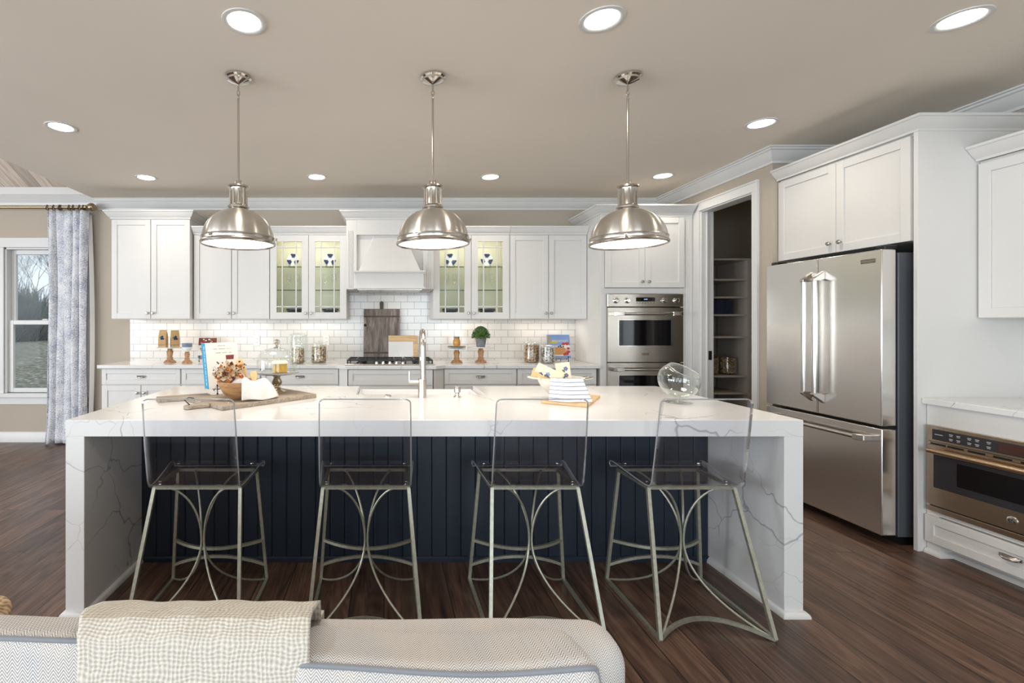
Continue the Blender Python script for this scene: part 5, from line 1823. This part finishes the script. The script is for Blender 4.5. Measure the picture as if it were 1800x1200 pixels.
def deco_breakfast(t, T_, wd, h):
    p_ = MB()
    mats = [M['sky_blue'], M['pale_blue'], M['label_white'], M['pancake'], M['strawberry'], M['label_navy'], M['olive'], M['kraft']]
    R_ = lambda u0, u1, v0, v1, i, d0, d1: (setattr(p_, 'cur', i), p_.prism([(u0, v0), (u1, v0), (u1, v1), (u0, v1)], d0, d1, T_))
    R_(-wd / 2, wd / 2, h * 0.55, h, 0, 0, 0.0004)
    R_(-wd / 2, wd / 2, 0.0, h * 0.55, 1, 0, 0.0004)
    R_(-wd / 2, wd / 2, 0.0, h * 0.12, 0, 0.0004, 0.0006)
    R_(-wd / 2, -wd * 0.4, h * 0.6, h * 0.97, 7, 0.0004, 0.0006)
    p_.cur = 6
    p_.disc(-wd * 0.25, h * 0.68, wd * 0.14, T_, 1.3, 0.5, 0.0006, 0.0009)
    p_.cur = 2
    p_.disc(0, h * 0.22, wd * 0.46, T_, 1, 0.28, 0.0006, 0.0009, 28)
    p_.disc(wd * 0.3, h * 0.5, wd * 0.2, T_, 1, 0.5, 0.0006, 0.0009, 28)
    p_.cur = 3
    p_.disc(-0.005, h * 0.24, wd * 0.38, T_, 1, 0.26, 0.0009, 0.0012, 28)
    p_.disc(-0.005, h * 0.32, wd * 0.36, T_, 1, 0.26, 0.0012, 0.0015, 28)
    p_.disc(0.0, h * 0.40, wd * 0.3, T_, 1, 0.3, 0.0015, 0.0018, 28)
    p_.cur = 4
    for (u, v, r_) in ((0.33, 0.2, 0.09), (0.4, 0.28, 0.08), (0.22, 0.17, 0.07), (0.4, 0.42, 0.07), (0.2, 0.61, 0.08), (0.36, 0.62, 0.09)):
        p_.disc(u * wd, v * h, r_ * wd, T_, 1, 0.8, 0.0018, 0.0022, 14)
    p_.cur = 5
    for (u, v) in ((-0.03, 0.5), (0.05, 0.53), (0.09, 0.48), (0.18, 0.5), (-0.25, 0.36), (-0.3, 0.3), (-0.28, 0.19)):
        p_.disc(u * wd, v * h, 0.035 * wd, T_, 1, 1, 0.0022, 0.0026, 10)
    p_.build('cover_picture', mats, t, smooth=False)
    text('BREAKFAST', 0.034, M['label_white'], 'cover_title', t, lambda u, v, hh: T_(u + 0.012, h * 0.73 + v, 0.0012 - hh))


def deco_food(t, T_, wd, h):
    p_ = MB()
    mats = [M['label_white'], M['wine_red'], M['rust'], M['orange'], M['iron'], M['blueware']]
    p_.cur = 0
    p_.prism([(-wd / 2, 0), (wd / 2, 0), (wd / 2, h), (-wd / 2, h)], 0, 0.0004, T_)
    p_.cur = 1
    p_.prism([(-wd / 2, h * 0.64), (wd * 0.16, h * 0.64), (wd * 0.16, h), (-wd / 2, h)], 0.0004, 0.0007, T_)
    p_.cur = 2
    p_.prism([(wd * 0.18, h * 0.66), (wd / 2, h * 0.66), (wd / 2, h), (wd * 0.18, h)], 0.0004, 0.0007, T_)
    r_ = random.Random(2)
    for k in range(26):
        p_.cur = r_.choice([2, 3, 3, 4])
        p_.disc(r_.uniform(-.4, .4) * wd, r_.uniform(.3, .58) * h, r_.uniform(.03, .09) * wd, T_, 1.3, 0.7, 0.0007, 0.001, 10, r_.uniform(0, 3))
    for k in range(16):
        p_.cur = r_.choice([2, 3, 0])
        p_.disc(r_.uniform(-.42, .42) * wd, r_.uniform(.7, .95) * h, r_.uniform(.02, .06) * wd, T_, 1, 0.8, 0.001, 0.0013, 10)
    p_.cur = 5
    p_.prism([(-wd / 2, 0), (wd / 2, 0), (wd / 2, h * 0.14), (-wd / 2, h * 0.14)], 0.0004, 0.0007, T_)
    p_.build('cover_picture', mats, t, smooth=False)


def deco_white(t, T_, wd, h):
    p_ = MB()
    g = [M['pull'], M['wine_red']]
    for v, a, b in ((0.93, -0.12, 0.1), (0.86, -0.26, -0.14), (0.86, -0.1, 0.1), (0.86, 0.14, 0.3), (0.77, -0.2, -0.05), (0.77, 0.0, 0.16), (0.77, 0.2, 0.3)):
        p_.prism([(a * wd, v * h), (b * wd, v * h), (b * wd, v * h + 0.004), (a * wd, v * h + 0.004)], 0.0002, 0.0006, T_)
    p_.build('cover_print', g, t, smooth=False)
    q_ = MB()
    q_.prism([(0.1 * wd, 0.62 * h), (0.34 * wd, 0.62 * h), (0.36 * wd, 0.72 * h), (0.1 * wd, 0.72 * h)], 0.0002, 0.0006, T_)
    q_.build('cover_picture', M['wine_red'], t, smooth=False)
    s_ = MB()
    r_ = random.Random(9)
    v = 0.02
    Ts = lambda a, v_, c: T_(-wd / 2 - 0.0022 - c, v_, a)
    while v < h - 0.03:
        L_ = r_.uniform(0.008, 0.03)
        s_.prism([(-0.017, v), (-0.010, v), (-0.010, v + L_), (-0.017, v + L_)], 0, 0.0004, Ts)
        v += L_ + 0.006
    s_.build('spine_print', M['pale_blue'], t, smooth=False)


cookbook(1.925, 5.23, CT + 0.038, 0.242, 0.262, 'breakfast cookbook with a pancake cover beside the oven tower', deco_breakfast, M['sky_blue'])
easel(1.93, 5.25, CT, 0.085, 'black easel under the breakfast cookbook')
cookbook(-1.955, 5.27, CT + 0.038, 0.20, 0.225, 'cookbook with red and orange food pictures behind the teal spined book', deco_food, M['cover'])
easel(-1.96, 5.29, CT, 0.075, 'black easel under the food picture cookbook on the back counter')

# outlets on the tile


def outlet(x, z, label):
    t = thing('wall_outlet', label, 'outlet', (x, YB, z), 'white outlets on the tile')
    MB().box(x - 0.036, x + 0.036, YB - 0.014, YB - 0.008, z - 0.058, z + 0.058).build('cover_plate', M['outlet'], t, smooth=False, bevel=0.002)
    m_ = MB()
    for dz in (-0.022, 0.022):
        for dx in (-0.008, 0.008):
            m_.box(x + dx - 0.0015, x + dx + 0.0015, YB - 0.0145, YB - 0.0135, z + dz - 0.006, z + dz + 0.006)
    m_.build('slots', M['slot'], t, smooth=False)


outlet(-1.46, 1.165, 'white outlet on the tile above the glass cake dome')
outlet(-0.663, 1.175, 'white outlet on the tile above the jar nearest the cooktop')

# ------------------------------------------------------------------ things on the island
# serving board
BA = math.radians(45.7)
BC = Vector((-0.766, 2.815))
ea, eb = Vector((math.cos(BA), math.sin(BA))), Vector((-math.sin(BA), math.cos(BA)))
BZ = IZ + 0.024


def BT(u, v, h):
    p = BC + ea * u + eb * v
    return (p.x, p.y, IZ + 0.0004 + h)


sb = thing('serving_board', 'large grey wooden paddle board under the bowl and cake stand', 'serving board', (BC.x, BC.y, IZ))
MB().prism([(-0.303, -0.205), (0.303, -0.205), (0.303, 0.205), (-0.303, 0.205)], 0, 0.0236, BT).build('board', M['board_grey'], sb, smooth=False, bevel=0.002)
MB().prism([(-0.304, -0.075), (-0.304, 0.005), (-0.36, -0.015), (-0.42, -0.015), (-0.43, -0.03), (-0.42, -0.06), (-0.36, -0.06)], 0.001, 0.022, BT).build('handle', M['board_grey'], sb, smooth=False, bevel=0.004)
MB().tube([BT(-0.40, -0.04, 0.022), BT(-0.42, -0.02, 0.05), BT(-0.36, 0.06, 0.046), BT(-0.31, 0.11, 0.030)], 0.003, 6).build('leather_loop', M['iron'], sb)
tag(MB().prism([(-1.27, 2.70), (-1.02, 2.85), (-1.09, 2.96), (-1.34, 2.81)], IZ + 0.0004, IZ + 0.019).build('small_board', M['board_grey'], smooth=False, bevel=0.002, loc=(-1.2, 2.83, IZ)), 'small grey wooden board behind the handle of the large board', 'cutting board')

# wooden bowl
bx, by = -0.815, 2.72
tag(MB().lathe([(0.06, 0), (0.066, 0.003), (0.098, 0.035), (0.122, 0.075), (0.13, 0.1), (0.124, 0.1), (0.115, 0.075), (0.09, 0.038), (0.058, 0.014), (0.002, 0.012)], (bx, by, BZ + 0.0006), 40)
    .build('wooden_bowl', M['bowl_wood'], loc=(bx, by, BZ)), 'round wooden bowl holding dried flowers and spoons', 'bowl')
# dried arrangement
da_ = thing('dried_arrangement', 'bunch of dried orange and rust flowers with dark berries in the bowl', 'dried flowers', (bx - 0.05, by, BZ + 0.06))
r = random.Random(11)
for mi_, (nm, mt, cnt) in enumerate((('orange_petals', M['orange'], 24), ('rust_petals', M['rust'], 16), ('cream_leaves', M['cream_leaf'], 60))):
    m_ = MB()
    for k in range(cnt):
        a = r.uniform(0, 2 * PI)
        q = r.random()
        c_ = Vector((bx - 0.06 + 0.075 * q * math.cos(a), by + 0.03 * math.sin(a) - 0.02, BZ + 0.10 + 0.10 * r.random() * (1 - 0.4 * q)))
        d_ = Vector((r.uniform(-1, 0.9), r.uniform(-1, 0.3), r.uniform(0.0, 1))).normalized()
        s2 = d_.cross(Vector((0, 1, 0.3))).normalized()
        L, W_ = r.uniform(0.026, 0.042), r.uniform(0.009, 0.015)
        n_ = d_.cross(s2)
        m_.add([c_, c_ + d_ * L * 0.5 + s2 * W_ + n_ * 0.006, c_ + d_ * L, c_ + d_ * L * 0.5 - s2 * W_ + n_ * 0.006, c_ + d_ * L * 0.5 + n_ * -0.004], [(0, 1, 4), (1, 2, 4), (2, 3, 4), (3, 0, 4)])
    m_.build(nm, mt, da_, smooth=False, solid=0.0008)['kind'] = 'stuff'
m_ = MB()
for k in range(55):
    a = r.uniform(0, 2 * PI)
    q = 0.5 + 0.5 * r.random()
    c_ = (bx - 0.06 + 0.095 * q * math.cos(a), by - 0.02 + 0.04 * math.sin(a), BZ + 0.11 + 0.10 * r.random())
    rr = r.uniform(0.003, 0.0055)
    m_.lathe([(0.0005, -rr), (rr * 0.8, -rr * 0.6), (rr, 0), (rr * 0.8, rr * 0.6), (0.0005, rr)], c_, 8)
m_.build('berries', M['berry'], da_)['kind'] = 'stuff'
m_ = MB()
for k in range(14):
    a = r.uniform(-1, 1)
    m_.tube([(bx - 0.05, by, BZ + 0.03), (bx - 0.06 + 0.04 * a, by - 0.01, BZ + 0.1), (bx - 0.06 + 0.1 * a, by - 0.03, BZ + r.uniform(0.13, 0.2))], 0.0014, 5)
m_.build('stems', M['bark'], da_)['kind'] = 'stuff'


def spoon(x, y, z, dx, dy, dz, L, label, flat=True, mat='spoon'):
    d_ = Vector((dx, dy, dz)).normalized()
    s2 = d_.cross(Vector((0, 1, 0))).normalized()
    n_ = s2.cross(d_)
    p = Vector((x, y, z))
    m_ = MB()
    outl = [(0, 0.005), (L * 0.5, 0.007), (L * 0.66, 0.015), (L * 0.82, 0.021), (L * 0.95, 0.020), (L, 0.013)]
    pts_ = [(a, b) for a, b in outl] + [(a, -b) for a, b in reversed(outl)]
    m_.prism(pts_, -0.003, 0.003, lambda u, v, h: tuple(p + d_ * u + s2 * v + n_ * h))
    return tag(m_.build('wooden_spoon', M[mat], smooth=False, bevel=0.002, loc=tuple(p)), label, 'spoon', 'bamboo spoons')


spoon(bx + 0.06, by, BZ + 0.03, -0.62, 0.10, 0.8, 0.215, 'bamboo spoon leaning left out of the wooden bowl')
spoon(bx + 0.07, by + 0.022, BZ + 0.03, -0.42, 0.12, 0.8, 0.215, 'wide bamboo spoon behind the other spoon in the wooden bowl')
spoon(bx + 0.09, by - 0.012, BZ + 0.03, -0.10, -0.02, 0.8, 0.125, 'short bamboo spoon with its tip beside the white napkin')
# white ladle-like dish and napkin in the bowl
tag(MB().lathe([(0.02, 0), (0.045, 0.012), (0.055, 0.03), (0.052, 0.03), (0.04, 0.014), (0.002, 0.005)], (0, 0, 0), 28, T=lambda x, y, z: (bx + 0.01 + x, by - 0.045 + y * 0.35 + z * 0.6, BZ + 0.088 + y * 0.8 - z * 0.3))
    .build('white_dish', M['ceramic'], loc=(bx, by, BZ + 0.08)), 'small white dish tucked upright into the wooden bowl', 'dish')


def napk(u, v):
    # drapes from inside the bowl over its right rim
    a = -1.25 + 1.45 * u
    if v < 0.3:
        rr = 0.085 + 0.05 * v / 0.3
        z = BZ + 0.096 + 0.014 * math.sin(v / 0.3 * PI / 2)
    else:
        k = (v - 0.3) / 0.7
        rr = 0.135 + 0.012 * math.sin(k * 2.5) + 0.02 * k * u
        z = BZ + 0.110 - 0.103 * k
    x = bx + rr * math.cos(a) + 0.028 * u * (v > 0.3) * (v - 0.3)
    y = by + rr * math.sin(a)
    w_ = 0.004 * math.sin(u * 14 + v * 3)
    return (x + w_ * math.cos(a) + 0.05 * u * max(0, v - 0.3), y + w_ * math.sin(a), z + 0.004 * math.sin(u * 9))


tag(MB().grid(30, 26, napk).build('linen_napkin', M['linen'], solid=0.0025, angle=80, loc=(bx + 0.1, by, BZ)), 'white linen napkin draped over the rim of the wooden bowl', 'napkin')

# teal spined cookbook with easel on the island
cookbook(-0.965, 2.90, BZ + 0.038, 0.215, 0.272, 'white cookbook with a teal spine standing on the island', deco_white, M['cover'], M['teal'], 0.17, 0.042).rotation_euler = (0, 0, 0.85)
easel(-0.965 - 0.02 * math.sin(0.85), 2.90 + 0.02 * math.cos(0.85), BZ + 0.0006, 0.055, 'black easel under the teal spined cookbook on the island').rotation_euler = (0, 0, 0.85)

# cake stand with dome
cxs, cys = -0.662, 2.955
cs_ = thing('cake_stand', 'mercury glass cake stand with a clear dome', 'cake stand', (cxs, cys, BZ))
MB().lathe([(0.055, 0), (0.055, 0.006), (0.035, 0.014), (0.022, 0.028), (0.018, 0.04), (0.03, 0.052), (0.033, 0.064), (0.024, 0.08), (0.02, 0.09), (0.03, 0.105), (0.034, 0.112)], (cxs, cys, BZ + 0.0006), 32).build('pedestal', M['mercury'], cs_)
MB().lathe([(0.034, 0.108), (0.12, 0.114), (0.137, 0.122), (0.138, 0.128), (0.13, 0.126), (0.002, 0.122)], (cxs, cys, BZ), 44).build('plate', M['glass_edge'], cs_)
prof = [(0.123, 0.127)] + [(0.123 * (math.cos(PI / 2 * k / 12)) ** 0.55, 0.175 + 0.098 * math.sin(PI / 2 * k / 12)) for k in range(0, 12)] + [(0.006, 0.2735)]
dm = MB().lathe(prof, (cxs, cys, BZ), 48, cap0=False, cap1=False).build('dome', M['glass'], cs_, angle=80)
MB().lathe([(0.022, 0.272), (0.02, 0.277), (0.008, 0.282), (0.006, 0.290), (0.014, 0.298), (0.019, 0.308), (0.017, 0.32), (0.008, 0.327), (0.001, 0.328)], (cxs, cys, BZ), 20).build('knob', M['chrome'], dm)
ck_ = thing('cake_slice', 'square slice of golden cake with cream icing under the dome', 'cake', (cxs + 0.015, cys, BZ + 0.122))
Tc = lambda u, v, h: (cxs + 0.018 + u * 0.96 - v * 0.28, cys + u * 0.28 + v * 0.96, BZ + 0.1225 + h)
MB().prism([(-0.042, -0.035), (0.042, -0.035), (0.042, 0.035), (-0.042, 0.035)], 0, 0.062, Tc).build('sponge', M['cake'], ck_, smooth=False, bevel=0.003)
MB().grid(16, 14, lambda u, v: Tc(-0.044 + 0.088 * u, -0.037 + 0.074 * v, 0.0635 + 0.003 * math.sin(u * 9) * math.sin(v * 8) - 0.012 * (max(abs(u - .5), abs(v - .5)) * 2) ** 8)).build('icing', M['icing'], ck_, solid=-0.01, angle=80)

# right: light cutting board, colander, towel, packets
A2 = math.radians(56.7)
C2 = Vector((1.092, 2.78))
e1, e2 = Vector((math.cos(A2), math.sin(A2))), Vector((-math.sin(A2), math.cos(A2)))


def B2(u, v, h):
    p = C2 + e1 * u + e2 * v
    return (p.x, p.y, IZ + 0.0004 + h)


tag(MB().prism([(-0.2, -0.122), (0.2, -0.122), (0.2, 0.122), (-0.2, 0.122)], 0, 0.016, B2).build('cutting_board', M['board_light'], smooth=False, bevel=0.002, loc=(C2.x, C2.y, IZ)), 'light wood cutting board under the cream colander', 'cutting board')
qx, qy, qz = 1.03, 2.79, IZ + 0.0168
co = thing('colander', 'cream enamel colander with side handles', 'colander', (qx, qy, qz))
MB().lathe([(0.05, 0), (0.052, 0.012), (0.06, 0.016), (0.095, 0.045), (0.122, 0.085), (0.13, 0.115), (0.135, 0.118), (0.126, 0.118), (0.116, 0.085), (0.09, 0.05), (0.055, 0.024), (0.002, 0.022)], (qx, qy, qz), 40).build('bowl', M['cream_pot'], co)
for s_ in (-1, 1):
    MB().tube([(qx + s_ * 0.128, qy - 0.035, qz + 0.112), (qx + s_ * 0.175, qy - 0.032, qz + 0.118), (qx + s_ * 0.188, qy, qz + 0.12), (qx + s_ * 0.175, qy + 0.032, qz + 0.118), (qx + s_ * 0.128, qy + 0.035, qz + 0.112)], 0.005, 8).build('handle', M['chrome'] if s_ > 0 else M['cream_pot'], co)


def towel(u, v):
    a = -2.3 + 1.35 * u
    if v < 0.2:
        rr = 0.115 + 0.025 * v / 0.2
        z = qz + 0.121 + 0.006 * math.sin(v / 0.2 * PI)
    else:
        k = (v - 0.2) / 0.8
        rr = 0.14 + 0.06 * k * (0.5 + 0.5 * u)
        z = qz + 0.122 - 0.1195 * k
    return (qx + rr * math.cos(a), qy + rr * math.sin(a) + 0.004 * math.sin(u * 11), z)


tt = NT('striped_towel')
uvn = tt.n('ShaderNodeSeparateXYZ')
tt.link(tt.coord(), uvn.inputs[0])
k_ = tt.math('FRACT', tt.math('DIVIDE', tt.math('ADD', uvn.outputs['Z'], 0.004), 0.0215))
tt.base(tt.mix(tt.ramp(k_, [(0.0, (1, 1, 1, 1)), (0.14, (1, 1, 1, 1)), (0.16, (0, 0, 0, 1))], 'CONSTANT'), lin((234, 235, 240)), lin((96, 106, 140))))
tt.b.inputs['Roughness'].default_value = 0.95
tag(MB().grid(26, 26, towel).build('striped_towel', tt.m, solid=0.0025, angle=80, loc=(qx, qy, qz)), 'white tea towel with navy stripes over the colander rim', 'towel')


def packet(x, y, z, rx, rz, wd, h, label, seed):
    t = thing('seed_packet', label, 'packet', (x, y, z), 'floral packets in the colander')
    MB().box(x - wd / 2, x + wd / 2, y - 0.004, y + 0.004, z, z + h).build('paper', M['floral_paper'], t, smooth=False, bevel=0.003)
    m_ = MB()
    r_ = random.Random(seed)
    T_ = lambda u, v, hh: (x + u, y - 0.0042 - hh, z + v)
    for k in range(3):
        u0, v0 = r_.uniform(-.3, .3) * wd, r_.uniform(.25, .85) * h
        m_.cur = r_.choice([0, 0, 3])
        for j in range(5):
            a = 2 * PI * j / 5
            m_.disc(u0 + 0.008 * math.cos(a), v0 + 0.008 * math.sin(a), 0.006, T_, 1, 1, 0, 0.0005, 10)
        m_.cur = 1
        m_.disc(u0 - 0.014, v0 - 0.012, 0.008, T_, 1.5, 0.6, 0, 0.0005, 10, r_.uniform(0, 3))
        m_.cur = 2
        m_.disc(u0, v0, 0.003, T_, 1, 1, 0.0006, 0.001, 8)
    m_.build('flower_print', [M['violet_print'], M['label_green'], M['olive'], M['sky_blue']], t, smooth=False)
    t.rotation_euler = (rx, rz, 0)
    return t


packet(1.035, 2.80, qz + 0.098, -0.15, -1.12, 0.082, 0.155, 'cream floral packet tilted to the left in the colander', 1)
packet(1.075, 2.83, qz + 0.055, -0.12, -0.10, 0.085, 0.145, 'cream floral packet standing at the right in the colander', 6)
spoon(1.0, 2.80, qz + 0.095, -0.85, 0.02, 0.26, 0.14, 'bamboo spoon pointing left out of the colander')
spoon(1.0, 2.83, qz + 0.105, -0.85, 0.0, 0.36, 0.13, 'upper bamboo spoon above the other in the colander')

# tilted glass bowl on a foot
gx, gy = 1.672, 2.71
gb = thing('glass_bowl', 'clear round glass bowl tilted on a short foot', 'glass bowl', (gx, gy, IZ))
MB().lathe([(0.07, 0), (0.07, 0.003), (0.02, 0.007), (0.009, 0.014), (0.009, 0.022), (0.016, 0.03)], (gx, gy, IZ + 0.0005), 32).build('foot', M['glass'], gb)
prof = []
for k in range(0, 17):
    a = -PI / 2 + (PI * 0.72) * k / 16
    prof.append((max(0.002, 0.108 * math.cos(a)), 0.1 * math.sin(a)))
rot = Matrix.Rotation(math.radians(16), 3, 'Y') @ Matrix.Rotation(math.radians(24), 3, 'X')
cb_ = Vector((gx, gy, IZ + 0.128))
Tg = lambda x, y, z: tuple(cb_ + rot @ Vector((x, y, z)))
MB().lathe(prof, (0, 0, 0), 44, cap0=False, cap1=False, T=Tg).build('globe', M['glass'], gb, solid=0.003, angle=80)
rl = prof[-1]
MB().tube([Tg(rl[0] * math.cos(2 * PI * k / 40), rl[0] * math.sin(2 * PI * k / 40), rl[1]) for k in range(40)], 0.0022, 6, True).build('rim', M['glass_edge'], gb)

# ------------------------------------------------------------------ sofa in the foreground
so = thing('sofa', 'grey herringbone sofa seen from its back, along the picture bottom', 'sofa', (-0.9, 0.9, 0))


def rbox(x0, x1, y0, y1, z0_, z1_, r_, wob=0.0, seed=0, nx=24, ny=6, nz=4, tilt=0.0):
    """soft box: superellipsoid-style rounding with slight waviness"""
    rr = random.Random(seed)
    ph = [rr.uniform(0, 6) for _ in range(6)]
    mb_ = MB()
    n = 8

    def ring(t):
        # rounded rectangle cross-section in (y,z)
        pass
    import itertools
    cxx, cyy, czz = (x0 + x1) / 2, (y0 + y1) / 2, (z0_ + z1_) / 2
    hx, hy, hz_ = (x1 - x0) / 2, (y1 - y0) / 2, (z1_ - z0_) / 2

    def soft(p):
        q = Vector((max(-hx + r_, min(hx - r_, p[0])), max(-hy + r_, min(hy - r_, p[1])), max(-hz_ + r_, min(hz_ - r_, p[2]))))
        d_ = Vector(p) - q
        if d_.length > 1e-6:
            d_ = d_.normalized() * r_
        res = q + d_
        res.z += wob * (math.sin(res.x * 7 + ph[0]) * 0.6 + math.sin(res.x * 15 + res.y * 9 + ph[1]) * 0.4) * (1 if res.z > 0 else 0)
        res.y += wob * math.sin(res.x * 6 + ph[2]) * 0.6
        if res.z > 0:
            res.z += tilt * (-res.y / hy) - abs(tilt) * 0.35 * math.cos(PI * 0.5 * res.x / hx)
        return (cxx + res.x, cyy + res.y, czz + res.z)

    def lin_(a, b, k):
        # denser near ends so the rounding is resolved
        t = [0, 0.2, 0.5, 0.8, 1.0]
        e = [a + (r_ * f) for f in t]
        f_ = [b - (r_ * f) for f in reversed(t)]
        m_ = [a + r_ + (b - a - 2 * r_) * i / k for i in range(1, k)]
        return e + m_ + f_
    X, Y, Z = lin_(-hx, hx, nx), lin_(-hy, hy, ny), lin_(-hz_, hz_, nz)

    def face(A, B, fn):
        na, nb = len(A), len(B)
        vs_ = [soft(fn(a, b)) for b in B for a in A]
        fs = [(j * na + i, j * na + i + 1, (j + 1) * na + i + 1, (j + 1) * na + i) for j in range(nb - 1) for i in range(na - 1)]
        mb_.add(vs_, fs)
    face(X, Y, lambda a, b: (a, b, -hz_))
    face(X, Y, lambda a, b: (a, b, hz_))
    face(X, Z, lambda a, b: (a, -hy, b))
    face(X, Z, lambda a, b: (a, hy, b))
    face(Y, Z, lambda a, b: (-hx, a, b))
    face(Y, Z, lambda a, b: (hx, a, b))
    return mb_, soft


def weld(o):
    bm_ = bmesh.new()
    bm_.from_mesh(o.data)
    bmesh.ops.remove_doubles(bm_, verts=bm_.verts, dist=0.0004)
    bmesh.ops.recalc_face_normals(bm_, faces=bm_.faces)
    bm_.to_mesh(o.data)
    bm_.free()
    return o


mb, _ = rbox(-2.0, 0.462, 0.875, 1.005, 0.08, 0.768, 0.055, 0.003, 1, 40)
weld(mb.build('back_frame', M['sofa'], so, angle=80))
mb, _ = rbox(-2.0, 0.462, 0.0, 0.9, 0.08, 0.40, 0.04, 0.0, 3, 10)
weld(mb.build('base', M['sofa'], so, angle=80))
for xa in (-1.95, 0.41):
    for ya in (0.06, 0.95):
        MB().lathe([(0.018, 0), (0.028, 0.085)], (xa, ya, 0), 12).build('foot', M['iron'], so)


def cushion(name, x0, x1, y0, y1, z0_, z1_, seed, tilt):
    mb_, soft = rbox(x0, x1, y0, y1, z0_, z1_, 0.035, 0.005, seed, 30, tilt=tilt)
    o = weld(mb_.build(name, M['sofa'], so, angle=80))
    hx, hy, hz_ = (x1 - x0) / 2, (y1 - y0) / 2, (z1_ - z0_) / 2
    for yy in (-hy,):
        n = 60
        pts_ = [soft((-hx + 2 * hx * i / n, yy, hz_)) for i in range(n + 1)]
        down = [soft((hx, yy, hz_ - (2 * hz_) * i / 8)) for i in range(1, 8)]
        MB().tube(pts_ + down, 0.0042, 8).build('piping', M['piping'], o)
    return o


cushion('back_cushion', -0.15, 0.338, 0.715, 0.885, 0.42, 0.836, 5, 0.022)
cushion('back_cushion', -1.13, -0.158, 0.75, 0.905, 0.42, 0.856, 9, 0.030)

# throw blanket over the sofa back


def throw(u, v):
    # v: from behind the sofa, over the frame top, over the cushion tops, down the front
    key = [(1.03, 0.52), (1.022, 0.70), (1.008, 0.768), (0.97, 0.7845), (0.935, 0.795), (0.912, 0.836), (0.86, 0.864), (0.79, 0.892), (0.755, 0.901), (0.728, 0.884), (0.716, 0.80), (0.712, 0.66)]
    f = v * (len(key) - 1)
    i = min(int(f), len(key) - 2)
    k = f - i
    k = k * k * (3 - 2 * k) * 0.3 + k * 0.7
    y = key[i][0] * (1 - k) + key[i + 1][0] * k
    z = key[i][1] * (1 - k) + key[i + 1][1] * k
    xl_, xr_ = -0.535 + 0.0 * v, -0.132
    xl_ = -0.545 + 0.085 * v + 0.008 * math.sin(v * 9)
    xr_ = -0.130 + 0.02 * v
    x = xl_ + (xr_ - xl_) * u
    z += 0.0012 * math.sin(u * 11 + v * 4) + 0.0012 * math.sin(u * 27 + v * 11) - 0.010 * u * max(0, 1 - v * 2.2)
    return (x, y - 0.0, z)


tag(MB().grid(60, 60, throw).build('throw_blanket', M['throw'], solid=0.006, angle=80, loc=(-0.3, 0.85, 0.75)), 'loosely woven ivory throw draped over the sofa back', 'throw')
mb, _ = rbox(-1.25, -0.745, 0.905, 1.0, 0.4, 0.0, 0.02) if False else rbox(-1.22, -0.745, 0.885, 0.975, 0.768, 0.822, 0.026, 0.004, 4, 16, 4, 2)
pl = weld(mb.build('throw_pillow', M['tan'], angle=80, loc=(-0.9, 0.9, 0.757)))
tag(pl, 'tan woven pillow at the lower left corner on the sofa back', 'pillow')
